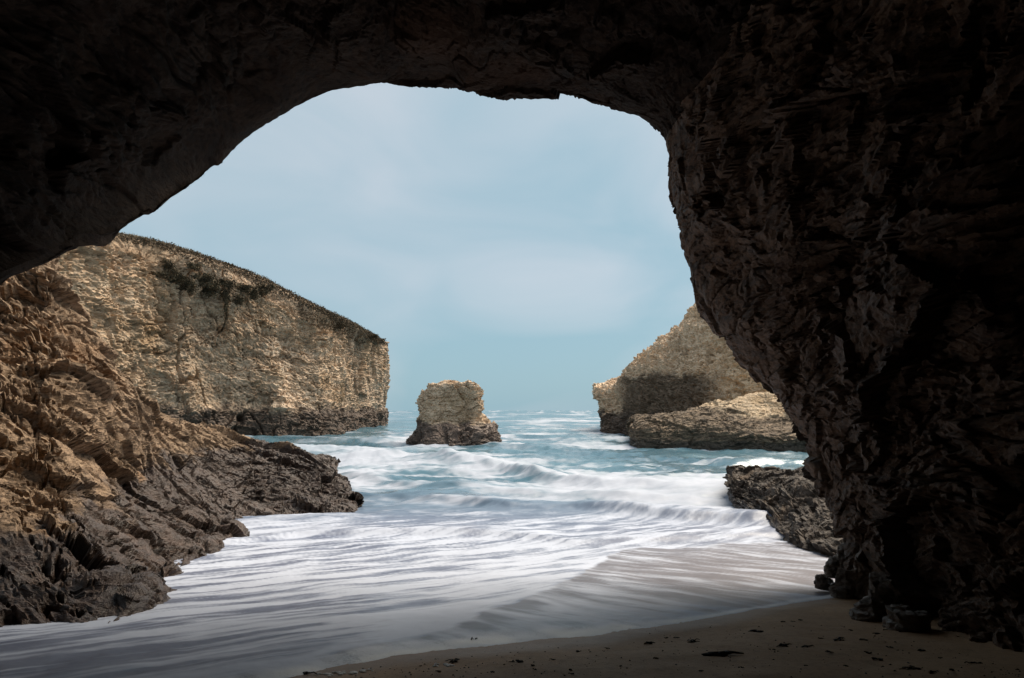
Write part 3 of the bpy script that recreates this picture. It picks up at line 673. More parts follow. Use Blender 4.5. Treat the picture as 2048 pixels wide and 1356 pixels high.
def build_far():
    rows = []
    for (ub, vb, ut, vt, db, dt), (ue, ve) in zip(FAR, TOPEDGE):
        b = PX(ub, vb, db); b[2] = 0; tp = PX(ut, vt, dt); ed = PX(ue, ve, dt + 6)
        foot = b + np.array((2.0, -2.5, -3.0))
        col = [foot, b + np.array((1.2, -1.5, 0.3)), b + (tp - b) * 0.16 + np.array((0.8, -1.0, 0)), b + (tp - b) * 0.22, b + (tp - b) * 0.4, b + (tp - b) * 0.6, b + (tp - b) * 0.8, b + (tp - b) * 0.95, tp + np.array((-0.3, 0.6, 0.0)),
               tp * 0.5 + ed * 0.5 + np.array((0, 0, 0.25)), ed, ed + np.array((-10, 9, 0.4)), ed + np.array((-60, 30, -2.0))]
        rows.append(col)
    C = np.array(rows).transpose(1, 0, 2)
    V, s, t = dense(C, 330, 640, [0.4, 1, 1, 1, 1, 1, 1, 1, 1, 1.4, 1, 0.15], [0.15, 0.3, 0.8] + [1.4] * 6 + [1.2, 0.9, 0.7, 0.6, 0.4, 0.15])
    N = grid_normals(V); m, k = V.shape[:2]
    i, j = int(m * 0.4), int(k * 0.5)
    sgn = 1 if np.dot(N[i, j], np.array((0, 0, 5.0)) - V[i, j]) > 0 else -1
    P = V.reshape(-1, 3); Nf = N.reshape(-1, 3) * sgn
    S2 = np.repeat(s[:, None], k, 1).ravel()
    cap = sm(8.2, 9.4, S2)
    d = far_disp(P) * (1 - 0.85 * cap) - 0.7 * (1 - cap)
    P = P + Nf * d[:, None]
    Q = grid_quads(m, k, sgn < 0)
    fs = S2[Q].mean(1); zc = P[Q[:, 0], 2] + 2.5 * perlin(P[Q[:, 0]] * 0.08)
    part = np.where(fs > 8.3, 2, np.where(zc < 6.0, 1, 0))
    root = empty("sea_cliff", (-42, 150, 0))
    tag(root, "long tan sea cliff with scrub along its sloping top and dark tide band", "cliff")
    split_parts(P, Q, part, [(0, "cliff_face"), (1, "tide_band"), (2, "cliff_top")], root, M_FAR)
    return V, s, t, P.reshape(m, k, 3)
FARG = build_far()

# ------------------------------------------------------------------ right headland
HEAD = [  # columns, rows base -> top, distance
 ([(1222, 872), (1222, 840), (1222, 812), (1220, 790), (1222, 776), (1240, 768)], 175),
 ([(1207, 874), (1203, 842), (1197, 815), (1186, 793), (1189, 774), (1214, 765)], 141),
 ([(1232, 876), (1228, 842), (1224, 812), (1220, 788), (1226, 768), (1250, 756)], 133),
 ([(1266, 880), (1262, 834), (1260, 794), (1258, 764), (1260, 734), (1286, 701)], 123),
 ([(1325, 884), (1322, 822), (1320, 772), (1318, 732), (1325, 698), (1345, 664)], 115),
 ([(1385, 886), (1382, 812), (1380, 752), (1380, 702), (1380, 656), (1392, 608)], 109),
 ([(1455, 888), (1452, 802), (1450, 732), (1450, 672), (1448, 620), (1445, 572)], 105),
 ([(1560, 890), (1556, 790), (1550, 710), (1550, 640), (1548, 590), (1545, 540)], 101),
 ([(1780, 895), (1780, 790), (1780, 700), (1780, 620), (1780, 560), (1780, 500)], 97)]
def head_special(t, P, Pw, c):
    z = t.new("ShaderNodeSeparateXYZ"); t.put(z.inputs[0], P)
    n = t.math('MULTIPLY', t.math('SUBTRACT', t.noise(P, 0.16, 5, 0.65), 0.5), 7.0)
    hgt = t.math('ADD', z.outputs['Z'], n)
    xx = t.math('ADD', z.outputs['X'], n)
    dark_area = t.math('MULTIPLY', t.ramp(hgt, 12.6, 11.2), t.ramp(xx, 37.5, 33.5))  # darker brown low on the left part of the face
    dark_area = t.math('MULTIPLY', dark_area, t.ramp(t.math('ADD', z.outputs['Y'], t.math('MULTIPLY', n, 1.5)), 139, 130))
    c = t.mix(t.math('MULTIPLY', dark_area, 0.88), c, (0.115, 0.080, 0.055))
    warm = t.ramp(z.outputs['X'], 33, 42)
    return t.mix(t.math('MULTIPLY', warm, 0.35), c, (0.52, 0.37, 0.20))
M_HEAD = rock_material("headland_rock", (0.84, 0.65, 0.47), (0.62, 0.44, 0.285), (0.16, 0.105, 0.065), pits=0.55, size=2.4, dip=(0.05, -0.12, 0), stretch=(1, 1, 2.2),
                       wet=(4.6, 1.6, 0.65), wetcol=(0.085, 0.060, 0.044), rust=(0.30, 0.18, 0.08), rust_amt=0.4, drip=0.2, bump=0.8, special=head_special)
def shelf_special(t, P, Pw, c):
    z = t.new("ShaderNodeSeparateXYZ"); t.put(z.inputs[0], P)
    n = t.math('MULTIPLY', t.math('SUBTRACT', t.noise(P, 0.22, 5, 0.65), 0.5), 5.0)
    # dark below a line that falls towards the right, pale above it
    lim = t.math('ADD', t.math('MULTIPLY', t.math('SUBTRACT', z.outputs['X'], 26.0), 0.26), t.math('SUBTRACT', z.outputs['Z'], 6.6))
    dk = t.ramp(t.math('ADD', lim, n), 0.7, -0.7)
    return t.mix(t.math('MULTIPLY', dk, 0.92), c, t.mix(t.ramp(t.noise(t.mapping(P, (1, 1, 5)), 0.8, 4, 0.6), 0.4, 0.66), (0.075, 0.055, 0.040), (0.24, 0.17, 0.11)))
M_SHELF = rock_material("shelf_rock", (0.74, 0.57, 0.39), (0.52, 0.37, 0.225), (0.15, 0.105, 0.065), size=1.7, dip=(0.05, -0.1, 0), stretch=(1, 1, 3.4),
                        wet=(1.0, 0.5, 0.6), wetcol=(0.058, 0.045, 0.033), rust=(0.33, 0.2, 0.08), rust_amt=0.4, bump=0.9, special=shelf_special)
DIP_HEAD = rot_to((-0.10, 0.05, 0.99))
def head_disp(P, k=1.0, strat=0.0):
    w = P + 1.0 * np.stack((perlin(P * 0.18), perlin(P * 0.18 + 40), perlin(P * 0.18 + 80)), 1)
    Q = w @ DIP_HEAD.T
    d = 0.9 * fbm(P * 0.09, 3) + 0.9 * facets(Q * (0.16, 0.16, 0.2) + 3, 0.8, 0.5)
    d += 0.5 * facets(Q * (0.45, 0.45, 0.9) + 11, 0.9, 0.5) + 0.28 * facets(Q * (1.2, 1.2, 2.3) + 23, 0.9, 0.5)
    d += 0.10 * fbm(Q * (1.6, 1.6, 4.0), 3, 0.6)
    d += 0.6 * slabs(Q, 1.8, 0.06) + 0.34 * slabs(Q + 31, 0.65, 0.15)
    d += 0.5 * cracks(Q * (0.25, 0.25, 0.8) + 17, 0.06) + 0.3 * cracks(Q * (0.8, 0.8, 2.2) + 7, 0.09)
    if strat:
        d += strat * perlin(np.stack((Q[:, 0] * 0.08, Q[:, 1] * 0.08, Q[:, 2] * 2.4), 1)) + 0.5 * strat * perlin(np.stack((Q[:, 0] * 0.2, Q[:, 1] * 0.2, Q[:, 2] * 5.5), 1))
    return d * k
def patch(name, C, rows, cols, disp, mat, parent, wr=None, wc=None, look=(0, 0, 5.0), bias=0.0):
    V, s, t = dense(C, rows, cols, wr, wc); N = grid_normals(V); m, k = V.shape[:2]
    i, j = int(m * 0.4), int(k * 0.5)
    sgn = 1 if np.dot(N[i, j], np.array(look) - V[i, j]) > 0 else -1
    P = V.reshape(-1, 3); Nf = N.reshape(-1, 3) * sgn
    P = P + Nf * (disp(P) - bias)[:, None]
    off = np.array(parent.location) if parent is not None else np.zeros(3)
    return link(name, make_mesh(name, P - off, grid_quads(m, k, sgn < 0), False), parent, mat)
def build_head():
    cols = []
    for pts, d in HEAD:
        c = [PX(u, v, d + i * 2.6) for i, (u, v) in enumerate(pts)]
        foot = c[0].copy(); foot[2] = -3
        top = c[-1]
        cols.append([foot] + c + [top + np.array((3, 10, 0.5)), top + np.array((12, 34, -0.5)), top + np.array((16, 46, -12)), top + np.array((18, 50, -26))])
    C = np.array(cols).transpose(1, 0, 2)
    root = empty("headland", (36, 100, 0))
    tag(root, "stepped tan headland beyond the dark cave wall, with darker brown face and shelf", "headland")
    patch("headland_face", C, 250, 330, lambda P: head_disp(P, 1.3), M_HEAD, root, [0.3, 1, 1, 1, 1, 1, 0.8, 0.3, 0.1, 0.1], [0.4, 1.2, 1.2, 1, 1, 1, 0.8, 0.3], bias=0.3)
    SH = [  # shelf columns, rows base -> face top -> crest
     ([(1262, 882), (1262, 868), (1262, 856), (1264, 846), (1266, 838)], 100, 108),
     ([(1258, 888), (1256, 872), (1256, 856), (1260, 842), (1268, 832)], 90, 97),
     ([(1274, 896), (1273, 878), (1274, 858), (1278, 842), (1290, 830)], 83, 92),
     ([(1330, 897), (1330, 876), (1332, 856), (1335, 840), (1340, 826)], 82, 92),
     ([(1400, 898), (1400, 876), (1402, 856), (1402, 838), (1400, 817)], 81, 92),
     ([(1470, 900), (1470, 880), (1470, 860), (1470, 835), (1468, 801)], 80, 94),
     ([(1530, 905), (1530, 886), (1530, 866), (1530, 838), (1528, 786)], 78, 95),
     ([(1600, 914), (1600, 895), (1600, 872), (1600, 845), (1600, 790)], 74, 92),
     ([(1760, 920), (1760, 895), (1760, 870), (1760, 840), (1760, 780)], 70, 90)]
    cols = []
    for pts, d0, d1 in SH:
        ds = [d0, d0 + 0.6, d0 + 1.4, d0 + (d1 - d0) * 0.45, d1]
        c = [PX(u, v, d) for (u, v), d in zip(pts, ds)]
        foot = c[0].copy(); foot[2] = -3; foot[1] -= 1
        cols.append([foot] + c + [c[-1] + np.array((2, 8, -0.4)), c[-1] + np.array((4, 20, -3))])
    C = np.array(cols).transpose(1, 0, 2)
    patch("rock_shelf", C, 170, 330, lambda P: head_disp(P, 0.55, 0.35), M_SHELF, root, [0.4, 1.2, 1.2, 1.2, 1.2, 0.4, 0.1], None, bias=0.1)
build_head()

# ------------------------------------------------------------------ sea stack
def loft(name, levels, nu, nv, disp, mat, parent, power=2.6):
    """closed rock: levels = (z, x left, x right, y near, y far); the top is closed to a point"""
    L = np.array(levels, float)
    zi = np.linspace(0, len(L) - 1, nv)
    lv = np.stack([np.interp(zi, np.arange(len(L)), L[:, c]) for c in range(5)], 1)
    th = np.linspace(0, 2 * math.pi, nu, endpoint=False)
    ct, st = np.cos(th), np.sin(th)
    r = (np.abs(ct) ** power + np.abs(st) ** power) ** (-1 / power)
    X = (lv[:, 1] + lv[:, 2])[:, None] / 2 + (lv[:, 2] - lv[:, 1])[:, None] / 2 * (r * ct)[None]
    Y = (lv[:, 3] + lv[:, 4])[:, None] / 2 + (lv[:, 4] - lv[:, 3])[:, None] / 2 * (r * st)[None]
    Z = np.repeat(lv[:, 0][:, None], nu, 1)
    return np.stack((X, Y, Z), 2)
def loft_obj(name, levels, nu, nv, disp, mat, parent, power=2.6, top=None, bias=0.0):
    V = loft(name, levels, nu, nv, disp, mat, parent, power)
    if top is not None: V[:, :, 2] = top(V)
    m, k = V.shape[:2]
    Vw = np.concatenate((V, V[:, :1]), 1); N = grid_normals(Vw)[:, :-1]
    c = V.reshape(-1, 3).mean(0); mid = m // 2
    sgn = 1 if ((V[mid] - c) * N[mid])[:, :2].sum() > 0 else -1
    P = V.reshape(-1, 3); Nf = N.reshape(-1, 3) * sgn
    Nf = np.where(np.isfinite(Nf), Nf, 0)
    P = P + Nf * (disp(P) - bias)[:, None]
    off = np.array(parent.location) if parent is not None else np.zeros(3)
    return link(name, make_mesh(name, P - off, grid_quads(m, k, sgn < 0, True), False), parent, mat)
M_STACK = rock_material("stack_rock", (0.74, 0.57, 0.41), (0.50, 0.35, 0.22), (0.10, 0.068, 0.043), size=1.5, dip=(0.0, -0.15, 0), stretch=(1, 1, 2.0),
                        wet=(3.1, 0.7, 0.6), wetcol=(0.095, 0.067, 0.052), rust=(0.30, 0.19, 0.08), rust_amt=0.5, bump=0.85)
def build_stack():
    d = 94.0; k = d / F
    X = lambda u: (u - U0) * k
    Z = lambda v: CAMZ - (v - V0) * k
    root = empty("sea_stack", (X(905), d, 0))
    tag(root, "blocky pale sea stack on a dark wet plinth standing in the surf", "sea stack")
    def disp(P):
        w = P + 0.5 * np.stack((perlin(P * 0.4), perlin(P * 0.4 + 40), perlin(P * 0.4 + 80)), 1)
        Q = w @ DIP_HEAD.T
        return 0.6 * fbm(P * 0.22, 3) + 0.58 * facets(Q * (0.33, 0.33, 0.42) + 5, 0.9, 0.5) + 0.24 * facets(Q * (0.9, 0.9, 1.7) + 2, 0.9, 0.5) + 0.14 * facets(Q * (2.2, 2.2, 4) + 9, 0.9, 0.5) + 0.4 * slabs(Q, 1.3, 0.12) + 0.2 * slabs(Q + 31, 0.5, 0.3) + 0.4 * cracks(Q * (0.35, 0.35, 0.8) + 7, 0.06)
    def tilt(V):   # top falls away to the left
        f = np.clip((V[:, :, 2] - Z(800)) / (Z(764) - Z(800)), 0, 1)
        s = np.clip((X(905) - V[:, :, 0]) / (X(905) - X(838)), 0, 1)
        return V[:, :, 2] - f * s * 1.0
    up = [(Z(862), X(846), X(958), d - 3.6, d + 4), (Z(842), X(842), X(970), d - 3.6, d + 4), (Z(832), X(842), X(967), d - 3.4, d + 4), (Z(818), X(836), X(972), d - 3.3, d + 4), (Z(806), X(834), X(968), d - 3.2, d + 4), (Z(796), X(838), X(964), d - 3.0, d + 4),
          (Z(786), X(843), X(962), d - 2.9, d + 4), (Z(776), X(848), X(960), d - 2.7, d + 4), (Z(769), X(856), X(956), d - 2.3, d + 3.6), (Z(765.5), X(866), X(950), d - 1.4, d + 2.8), (Z(764.5), X(885), X(935), d - 0.2, d + 1.6), (Z(764.3), X(905), X(912), d + 0.5, d + 0.8)]
    loft_obj("upper_block", up, 220, 170, disp, M_STACK, root, 3.2, tilt, 0.15)
    pl = [(-3, X(838), X(1010), d - 9.5, d + 5), (0.0, X(845), X(1003), d - 8.5, d + 5), (0.8, X(848), X(1000), d - 8.0, d + 5), (1.8, X(853), X(998), d - 7.2, d + 5), (2.5, X(858), X(993), d - 6.2, d + 5), (2.95, X(866), X(982), d - 5.0, d + 5), (3.5, X(872), X(963), d - 3.6, d + 4.5), (3.9, X(880), X(955), d - 2.5, d + 4), (3.95, X(900), X(930), d - 1, d + 2)]
    loft_obj("plinth", pl, 240, 110, disp, M_STACK, root, 2.8, None, 0.15)
    bk = [(-3, X(797), X(930), d - 3.6, d + 7), (0.2, X(806), X(930), d - 3.0, d + 7), (1.2, X(814), X(930), d - 2.8, d + 7), (2.4, X(826), X(930), d - 2.6, d + 6), (3.6, X(834), X(930), d - 2.6, d + 6), (4.6, X(840), X(930), d - 2.4, d + 5), (5.2, X(850), X(925), d - 1.6, d + 4), (5.3, X(880), X(905), d, d + 2)]
    loft_obj("back_ledge", bk, 180, 90, disp, M_STACK, root, 2.2, None, 0.1)
build_stack()

# ------------------------------------------------------------------ low ledge at the right
M_LEDGE = rock_material("ledge_rock", (0.080, 0.055, 0.037), (0.036, 0.0245, 0.0165), (0.013, 0.009, 0.0065), size=0.8, dip=(0.05, 0.05, 0.0), stretch=(1, 1, 4.0),
                        wet=(0.9, 0.4, 0.4), wetcol=(0.045, 0.034, 0.028), rust=(0.2, 0.12, 0.06), rust_amt=0.4, rough=0.75, bump=0.9)
def build_ledge():
    LG = [
     ([(1530, 990), (1530, 975), (1530, 960), (1530, 950), (1530, 942)], 41, 41),
     ([(1470, 1003), (1465, 985), (1462, 965), (1463, 950), (1470, 938)], 31, 34),
     ([(1492, 1020), (1488, 1000), (1487, 975), (1490, 952), (1500, 937)], 27.5, 32),
     ([(1535, 1050), (1528, 1020), (1525, 990), (1528, 960), (1540, 936)], 22.5, 30),
     ([(1585, 1075), (1575, 1040), (1568, 1005), (1568, 970), (1580, 935)], 19, 28),
     ([(1640, 1095), (1630, 1055), (1622, 1015), (1618, 975), (1625, 932)], 16.5, 26),
     ([(1740, 1110), (1730, 1060), (1720, 1010), (1715, 970), (1715, 925)], 15, 24),
     ([(1900, 1120), (1900, 1060), (1900, 1010), (1900, 960), (1900, 910)], 14, 22)]
    cols = []
    for pts, d0, d1 in LG:
        ds = [d0, d0 + (d1 - d0) * .22, d0 + (d1 - d0) * .42, d0 + (d1 - d0) * .64, d1]
        c = [PX(u, v, d) for (u, v), d in zip(pts, ds)]
        foot = c[0] + np.array((0, -0.5, -1.2))
        cols.append([foot] + c + [c[-1] + np.array((0.6, 2, -0.5)), c[-1] + np.array((1, 5, -1.8)), c[-1] + np.array((1, 6, -4))])
    C = np.array(cols).transpose(1, 0, 2)
    def disp(P):
        w = P + 0.35 * np.stack((perlin(P * 0.5), perlin(P * 0.5 + 40), perlin(P * 0.5 + 80)), 1)
        d = 0.25 * fbm(P * 0.3, 3) + 0.22 * facets(w * (0.6, 0.6, 1.6), 0.9, 0.5) + 0.13 * facets(w * (1.5, 1.5, 5) + 5, 0.9, 0.5) + 0.06 * facets(w * (4, 4, 11) + 5, 0.9, 0.5)
        d += 0.26 * slabs(w, 0.42, 0.3) + 0.12 * slabs(w + 31, 0.16, 0.6)
        d += 0.12 * perlin(np.stack((w[:, 0] * 0.25, w[:, 1] * 0.25, w[:, 2] * 5.0), 1)) + 0.06 * perlin(np.stack((w[:, 0] * 0.5, w[:, 1] * 0.5, w[:, 2] * 12.0), 1))
        return d
    o = patch("rock_ledge", C, 230, 260, disp, M_LEDGE, None, [0.4, 1, 1, 1, 1, 0.5, 0.1, 0.1], [0.4, 1, 1, 1, 1, 0.8, 0.3], bias=0.05)
    tag(o, "low dark layered rock ledge jutting into white surf beside the cave wall", "rock ledge")
build_ledge()

# ------------------------------------------------------------------ cliff vegetation
def plain_material(name, c1, c2, scale=3.0, rough=0.9):
    t = NT(name); geo = t.new("ShaderNodeNewGeometry")
    c = t.mix(t.ramp(t.noise(geo.outputs['Position'], scale, 3, 0.6), 0.35, 0.65), c1, c2)
    b = t.new("ShaderNodeBsdfPrincipled"); t.put(b.inputs['Base Color'], c); b.inputs['Roughness'].default_value = rough; b.inputs['Specular IOR Level'].default_value = 0.2
    o = t.new("ShaderNodeOutputMaterial"); t.l.new(b.outputs[0], o.inputs['Surface']); return t.m
M_SCRUB = plain_material("scrub_leaf", (0.066, 0.049, 0.032), (0.125, 0.094, 0.062), 0.25)
M_BUSH = plain_material("shrub_leaf", (0.062, 0.048, 0.030), (0.125, 0.095, 0.058), 0.8)
M_STRAW = plain_material("dry_grass", (0.20, 0.15, 0.085), (0.30, 0.23, 0.13), 1.5)
M_WOOD = plain_material("shrub_wood", (0.06, 0.042, 0.028), (0.10, 0.07, 0.05), 2)
def tri_cloud(pts, size, rng, updown=0.0):
    """little leaf-shaped triangles, one at each point"""
    n = len(pts); a = rng.normal(size=(n, 3)); a /= np.linalg.norm(a, axis=1, keepdims=True)
    b = np.cross(a, rng.normal(size=(n, 3))); b /= np.linalg.norm(b, axis=1, keepdims=True)
    s = (size * rng.uniform(0.6, 1.4, n))[:, None]
    V = np.stack((pts - a * s * 0.5, pts + b * s * 0.32, pts + a * s * 0.5, pts - b * s * 0.32), 1).reshape(-1, 3)
    return V, np.arange(4 * n).reshape(-1, 4)
def vegetate():
    V, s, t, P = FARG; rng = np.random.default_rng(11)
    m, k = P.shape[:2]
    UU = U0 + F * P[..., 0] / P[..., 1]; VV = V0 - F * (P[..., 2] - CAMZ) / P[..., 1]
    SS = np.repeat(s[:, None], k, 1)
    edge_u = [e[0] for e in TOPEDGE[:13]]; edge_v = [e[1] for e in TOPEDGE[:13]]
    # scrub mat over the sloping top: thin strip to landward, thick cover towards the point
    ev = np.interp(UU, edge_u, edge_v)
    wid = np.interp(UU, [-300, 250, 400, 520, 580, 600, 660, 720, 760], [12, 12, 17, 18, 20, 46, 42, 30, 8])
    wid = wid * (1 + 0.5 * perlin(P.reshape(-1, 3) * 0.09).reshape(m, k))
    ok = (SS > 6.5) & (SS < 11.3) & (VV - ev < wid) & (UU > -60) & (UU < 765) & (P[..., 1] < 215)
    c = P[ok]
    w = rng.integers(0, len(c), 68000); pts = c[w] + rng.normal(size=(len(w), 3)) * (0.45, 0.45, 0.05)
    pts[:, 2] += rng.random(len(w)) ** 2 * (0.42 + 0.5 * perlin(pts * 0.2))
    LV, LQ = tri_cloud(pts, 0.34, rng)
    o = link("scrub", make_mesh("scrub", LV, LQ, False), None, M_SCRUB); tag(o, "low dark brown scrub matting the sloping cliff top", "scrub", kind="stuff")
    # dry grass standing up along the skyline
    ok = (SS > 9.4) & (SS < 10.6) & (UU > 40) & (UU < 740)
    c = P[ok]; w = rng.integers(0, len(c), 6500); pts = c[w] + rng.normal(size=(len(w), 3)) * (0.3, 0.3, 0.0)
    h = rng.uniform(0.3, 0.8, len(w)) * (0.7 + 0.6 * sm(-0.3, 0.4, perlin(pts * 0.15)))
    ln = rng.normal(size=(len(w), 3)) * 0.22; ln[:, 2] = 0
    sd = rng.normal(size=(len(w), 3)); sd[:, 2] = 0; sd *= 0.035 / np.linalg.norm(sd, axis=1, keepdims=True)
    tip = pts + ln; tip[:, 2] += h; mid = pts + ln * 0.3; mid[:, 2] += h * 0.55
    GV = np.stack((pts - sd, mid + sd * 1.2, tip, mid - sd * 1.2), 1).reshape(-1, 3)
    o = link("grass", make_mesh("grass", GV, np.arange(len(GV)).reshape(-1, 4), False), None, M_STRAW); tag(o, "dry pale grass standing along the cliff skyline", "grass", kind="stuff")
    # single shrubs clinging below the rim
    FL = [(345, 527, 26, 22, "small dark shrub standing alone on the pale soil band below the cliff rim"), (330, 543, 58, 20, "flat dark shrub, lowest at the landward end of the shrub band"),
          (362, 548, 46, 28, "broad dark shrub in the landward half of the shrub band"), (382, 563, 40, 34, "dark shrub hanging lower than its neighbours in the shrub band"), (393, 533, 26, 14, "tiny dark shrub just under the scrub, above the broad shrub"),
          (416, 558, 48, 34, "big rounded dark shrub in the middle of the shrub band"), (427, 582, 30, 32, "dark shrub spilling down the cliff below the big rounded one"), (456, 572, 42, 40, "tall dark shrub between two pale buttresses on the cliff"),
          (481, 601, 26, 26, "round dark shrub lowest on the cliff, right of the tall one"), (457, 612, 10, 34, "narrow dark shrub trailing down a cleft under the tall shrub"), (492, 573, 52, 16, "long thin dark shrub under the cream soil scar"),
          (506, 591, 30, 26, "brownish shrub below the long thin shrub"), (530, 578, 46, 26, "dark shrub joining the scrub cover towards the point"), (690, 652, 26, 14, "small dark shrub at the rim near the cliff point"), (749, 677, 22, 10, "dark tuft on the notch at the cliff point")]
    for u, v, w_, h_, lab in FL:
        dd = (UU - u) ** 2 + (VV - v) ** 2; dd = dd + np.where(P[..., 1] > 230, 1e9, 0)
        cand = np.argwhere(dd < 60); cand = cand if len(cand) else np.argwhere(dd <= dd.min())
        p = min((P[tuple(c_)] for c_ in cand), key=lambda q_: q_[1]); sc = p[1] / F
        W_, H_ = w_ * sc / 2, h_ * sc / 2
        root = empty("shrub", p + np.array((0.2, -0.3, -0.3))); tag(root, lab, "shrub", "shrubs clinging to the cliff below its rim")
        n = int(min(1700, 300 + 420 * W_ * H_))
        cn = rng.uniform(-0.75, 0.75, (9, 3)); cr = rng.uniform(0.22, 0.5, 9)      # clumps of uneven size, some trailing down
        wch = rng.integers(0, 9, n); q = cn[wch] + rng.normal(size=(n, 3)) * cr[wch][:, None] * 0.62
        q[:, 2] -= 0.35 * (wch % 3 == 0) * rng.random(n)
        pts = q * (W_, max(0.5, 0.35 * W_), H_) + (0.2, -0.4, 0.2)
        LV, LQ = tri_cloud(pts, 0.33, rng)
        link("foliage", make_mesh("foliage", LV, LQ, False), root, M_BUSH)
        bv, bq = [], []
        for bi in range(5):
            a0 = np.array((0.0, 0.6, -0.3)); a1 = q[bi] * (W_ * 0.7, 0.4 * W_, H_ * 0.7) + (0.2, -0.4, 0.3)
            dv = np.array((0.06, 0, 0)); dz = np.array((0, 0.05, 0.06)); b0 = len(bv)
            bv += [a0 - dv, a0 + dv, a0 + dz, a1 - dv * .3, a1 + dv * .3, a1 + dz * .3]; bq += [(b0, b0 + 1, b0 + 4, b0 + 3), (b0 + 1, b0 + 2, b0 + 5, b0 + 4), (b0 + 2, b0, b0 + 3, b0 + 5)]
        link("branches", make_mesh("branches", np.array(bv), np.array(bq), False), root, M_WOOD)
vegetate()

# ------------------------------------------------------------------ boulders at the foot of the cave wall
def ground_hit(u, v):
    lo, hi = 2.0, 40.0
    for _ in range(40):
        d = 0.5 * (lo + hi); p = PX(u, v, d)
        if p[2] > float(sand_z(p[0], p[1])): lo = d
        else: hi = d
    return np.array((p[0], p[1], sand_at(p[0], p[1])))
import bmesh
_bm = bmesh.new(); bmesh.ops.create_icosphere(_bm, subdivisions=5, radius=1.0)
ICO_V = np.array([v.co[:] for v in _bm.verts]); ICO_F = np.array([[v.index for v in f.verts] for f in _bm.faces]); _bm.free()
M_BOULDER = rock_material("boulder_rock", (0.17, 0.13, 0.10), (0.095, 0.070, 0.052), (0.040, 0.030, 0.023), size=0.35, dip=(0.4, 0.5, 0.3), stretch=(1, 1, 2.0), rough=0.6, rust_amt=0.3, bump=0.8)
def boulder(u, v, w, h, d, lab, seed, depth=1.0):
    g = ground_hit(u, v + h / 2); d = min(d, g[1] + 0.1)
    rng = np.random.default_rng(seed); sc = d / F
    R = np.array((w * sc / 2, w * sc / 2 * depth, h * sc / 2 * 1.35)); c = PX(u, v, d); c[2] -= 0.32 * R[2]
    q = ICO_V.copy()
    for _ in range(13):                               # knock flat faces off
        n = rng.normal(size=3); n /= np.linalg.norm(n); lim = rng.uniform(0.42, 0.8)
        over = np.maximum(q @ n - lim, 0); q -= over[:, None] * n
    q = q / np.abs(q).max(0)
    low = q[:, 2] < 0.1; hr = np.hypot(q[:, 0], q[:, 1]) + 1e-6          # no undercut: sides run down into the ground
    q[low, :2] *= (np.maximum(hr[low], 0.92 - 0.5 * np.clip(-q[low, 2] - 0.75, 0, 1) * 3) / hr[low])[:, None]
    V = q * R
    nrm = q / (np.linalg.norm(q, axis=1, keepdims=True) + 1e-9); r = float(R.mean())
    PP = V + c
    V = V + nrm * (r * (0.20 * facets(PP / r * 0.9 + seed, 0.9, 0.5) + 0.10 * facets(PP / r * 2.4 + seed, 0.9, 0.5) + 0.04 * fbm(PP / r * 5, 3)))[:, None]
    o = link("boulder", make_mesh("boulder", V, ICO_F), None, M_BOULDER); o.location = c
    tag(o, lab, "boulder", "boulders at the foot of the cave wall")
boulder(1690, 1160, 56, 64, 10.0, "squarish brown boulder standing in the swash at the foot of the cave wall", 1)
boulder(1728, 1135, 58, 76, 9.9, "pitted grey boulder leaning on the cave wall above the squarish one", 2)
boulder(1650, 1160, 40, 26, 10.5, "small dark boulder farthest out in the swash", 3)
boulder(1692, 1104, 44, 52, 11.0, "angular boulder topmost of the heap by the low ledge", 4)
boulder(1758, 1186, 54, 84, 9.3, "tall narrow boulder against the cave wall", 5)
boulder(1742, 1214, 74, 46, 9.2, "black rounded boulder at the tip of the dry sand", 6)
boulder(1664, 1130, 32, 36, 10.8, "small brown boulder wedged behind the squarish one", 7)
boulder(1812, 1236, 84, 44, 8.3, "low black boulder half buried in sand under the cave wall", 8)

# ------------------------------------------------------------------ things stranded on the sand
M_WEED = plain_material("seaweed", (0.010, 0.008, 0.006), (0.030, 0.022, 0.014), 30, 0.45)
M_FLECK = plain_material("sea_foam", (0.62, 0.60, 0.57), (0.80, 0.78, 0.75), 20, 0.8)
def weed(u, v, w, lab, seed, grp="scraps of seaweed stranded on the sand", flat=0.45, tall=0.07):
    rng = np.random.default_rng(seed); p = ground_hit(u, v); L = w * p[1] / F
    vs, qs = [], []
    for k in range(int(rng.integers(4, 8))):           # crumpled blades and stalks
        n = 7; a = rng.normal(0, 0.35); st = np.array((rng.uniform(-0.5, 0.25) * L, rng.uniform(-0.5, 0.5) * L * flat, 0.0))
        ln = L * rng.uniform(0.35, 0.75); wd = L * rng.uniform(0.03, 0.10)
        b0 = len(vs)
        for i in range(n):
            t = i / (n - 1); x = st + np.array((math.cos(a), math.sin(a) * flat, 0)) * ln * t; a += rng.normal(0, 0.35)
            z = 0.004 + L * tall * max(0, math.sin(t * math.pi * rng.uniform(0.6, 1.6))) * rng.uniform(0.2, 1.0)
            ww = wd * (0.35 + math.sin(t * math.pi)); nx = np.array((-math.sin(a), math.cos(a), 0))
            for sgn, zz in ((-1, 0), (1, 0), (0, ww * 0.5 + 0.004)):
                q = x + nx * ww * sgn; vs.append((q[0], q[1], z + zz))
        for i in range(n - 1):
            for j in range(3):
                qs.append((b0 + i * 3 + j, b0 + i * 3 + (j + 1) % 3, b0 + i * 3 + 3 + (j + 1) % 3, b0 + i * 3 + 3 + j))
    o = link("seaweed", make_mesh("seaweed", np.array(vs), np.array(qs), True), None, M_WEED); o.location = p
    tag(o, lab, "seaweed", grp)
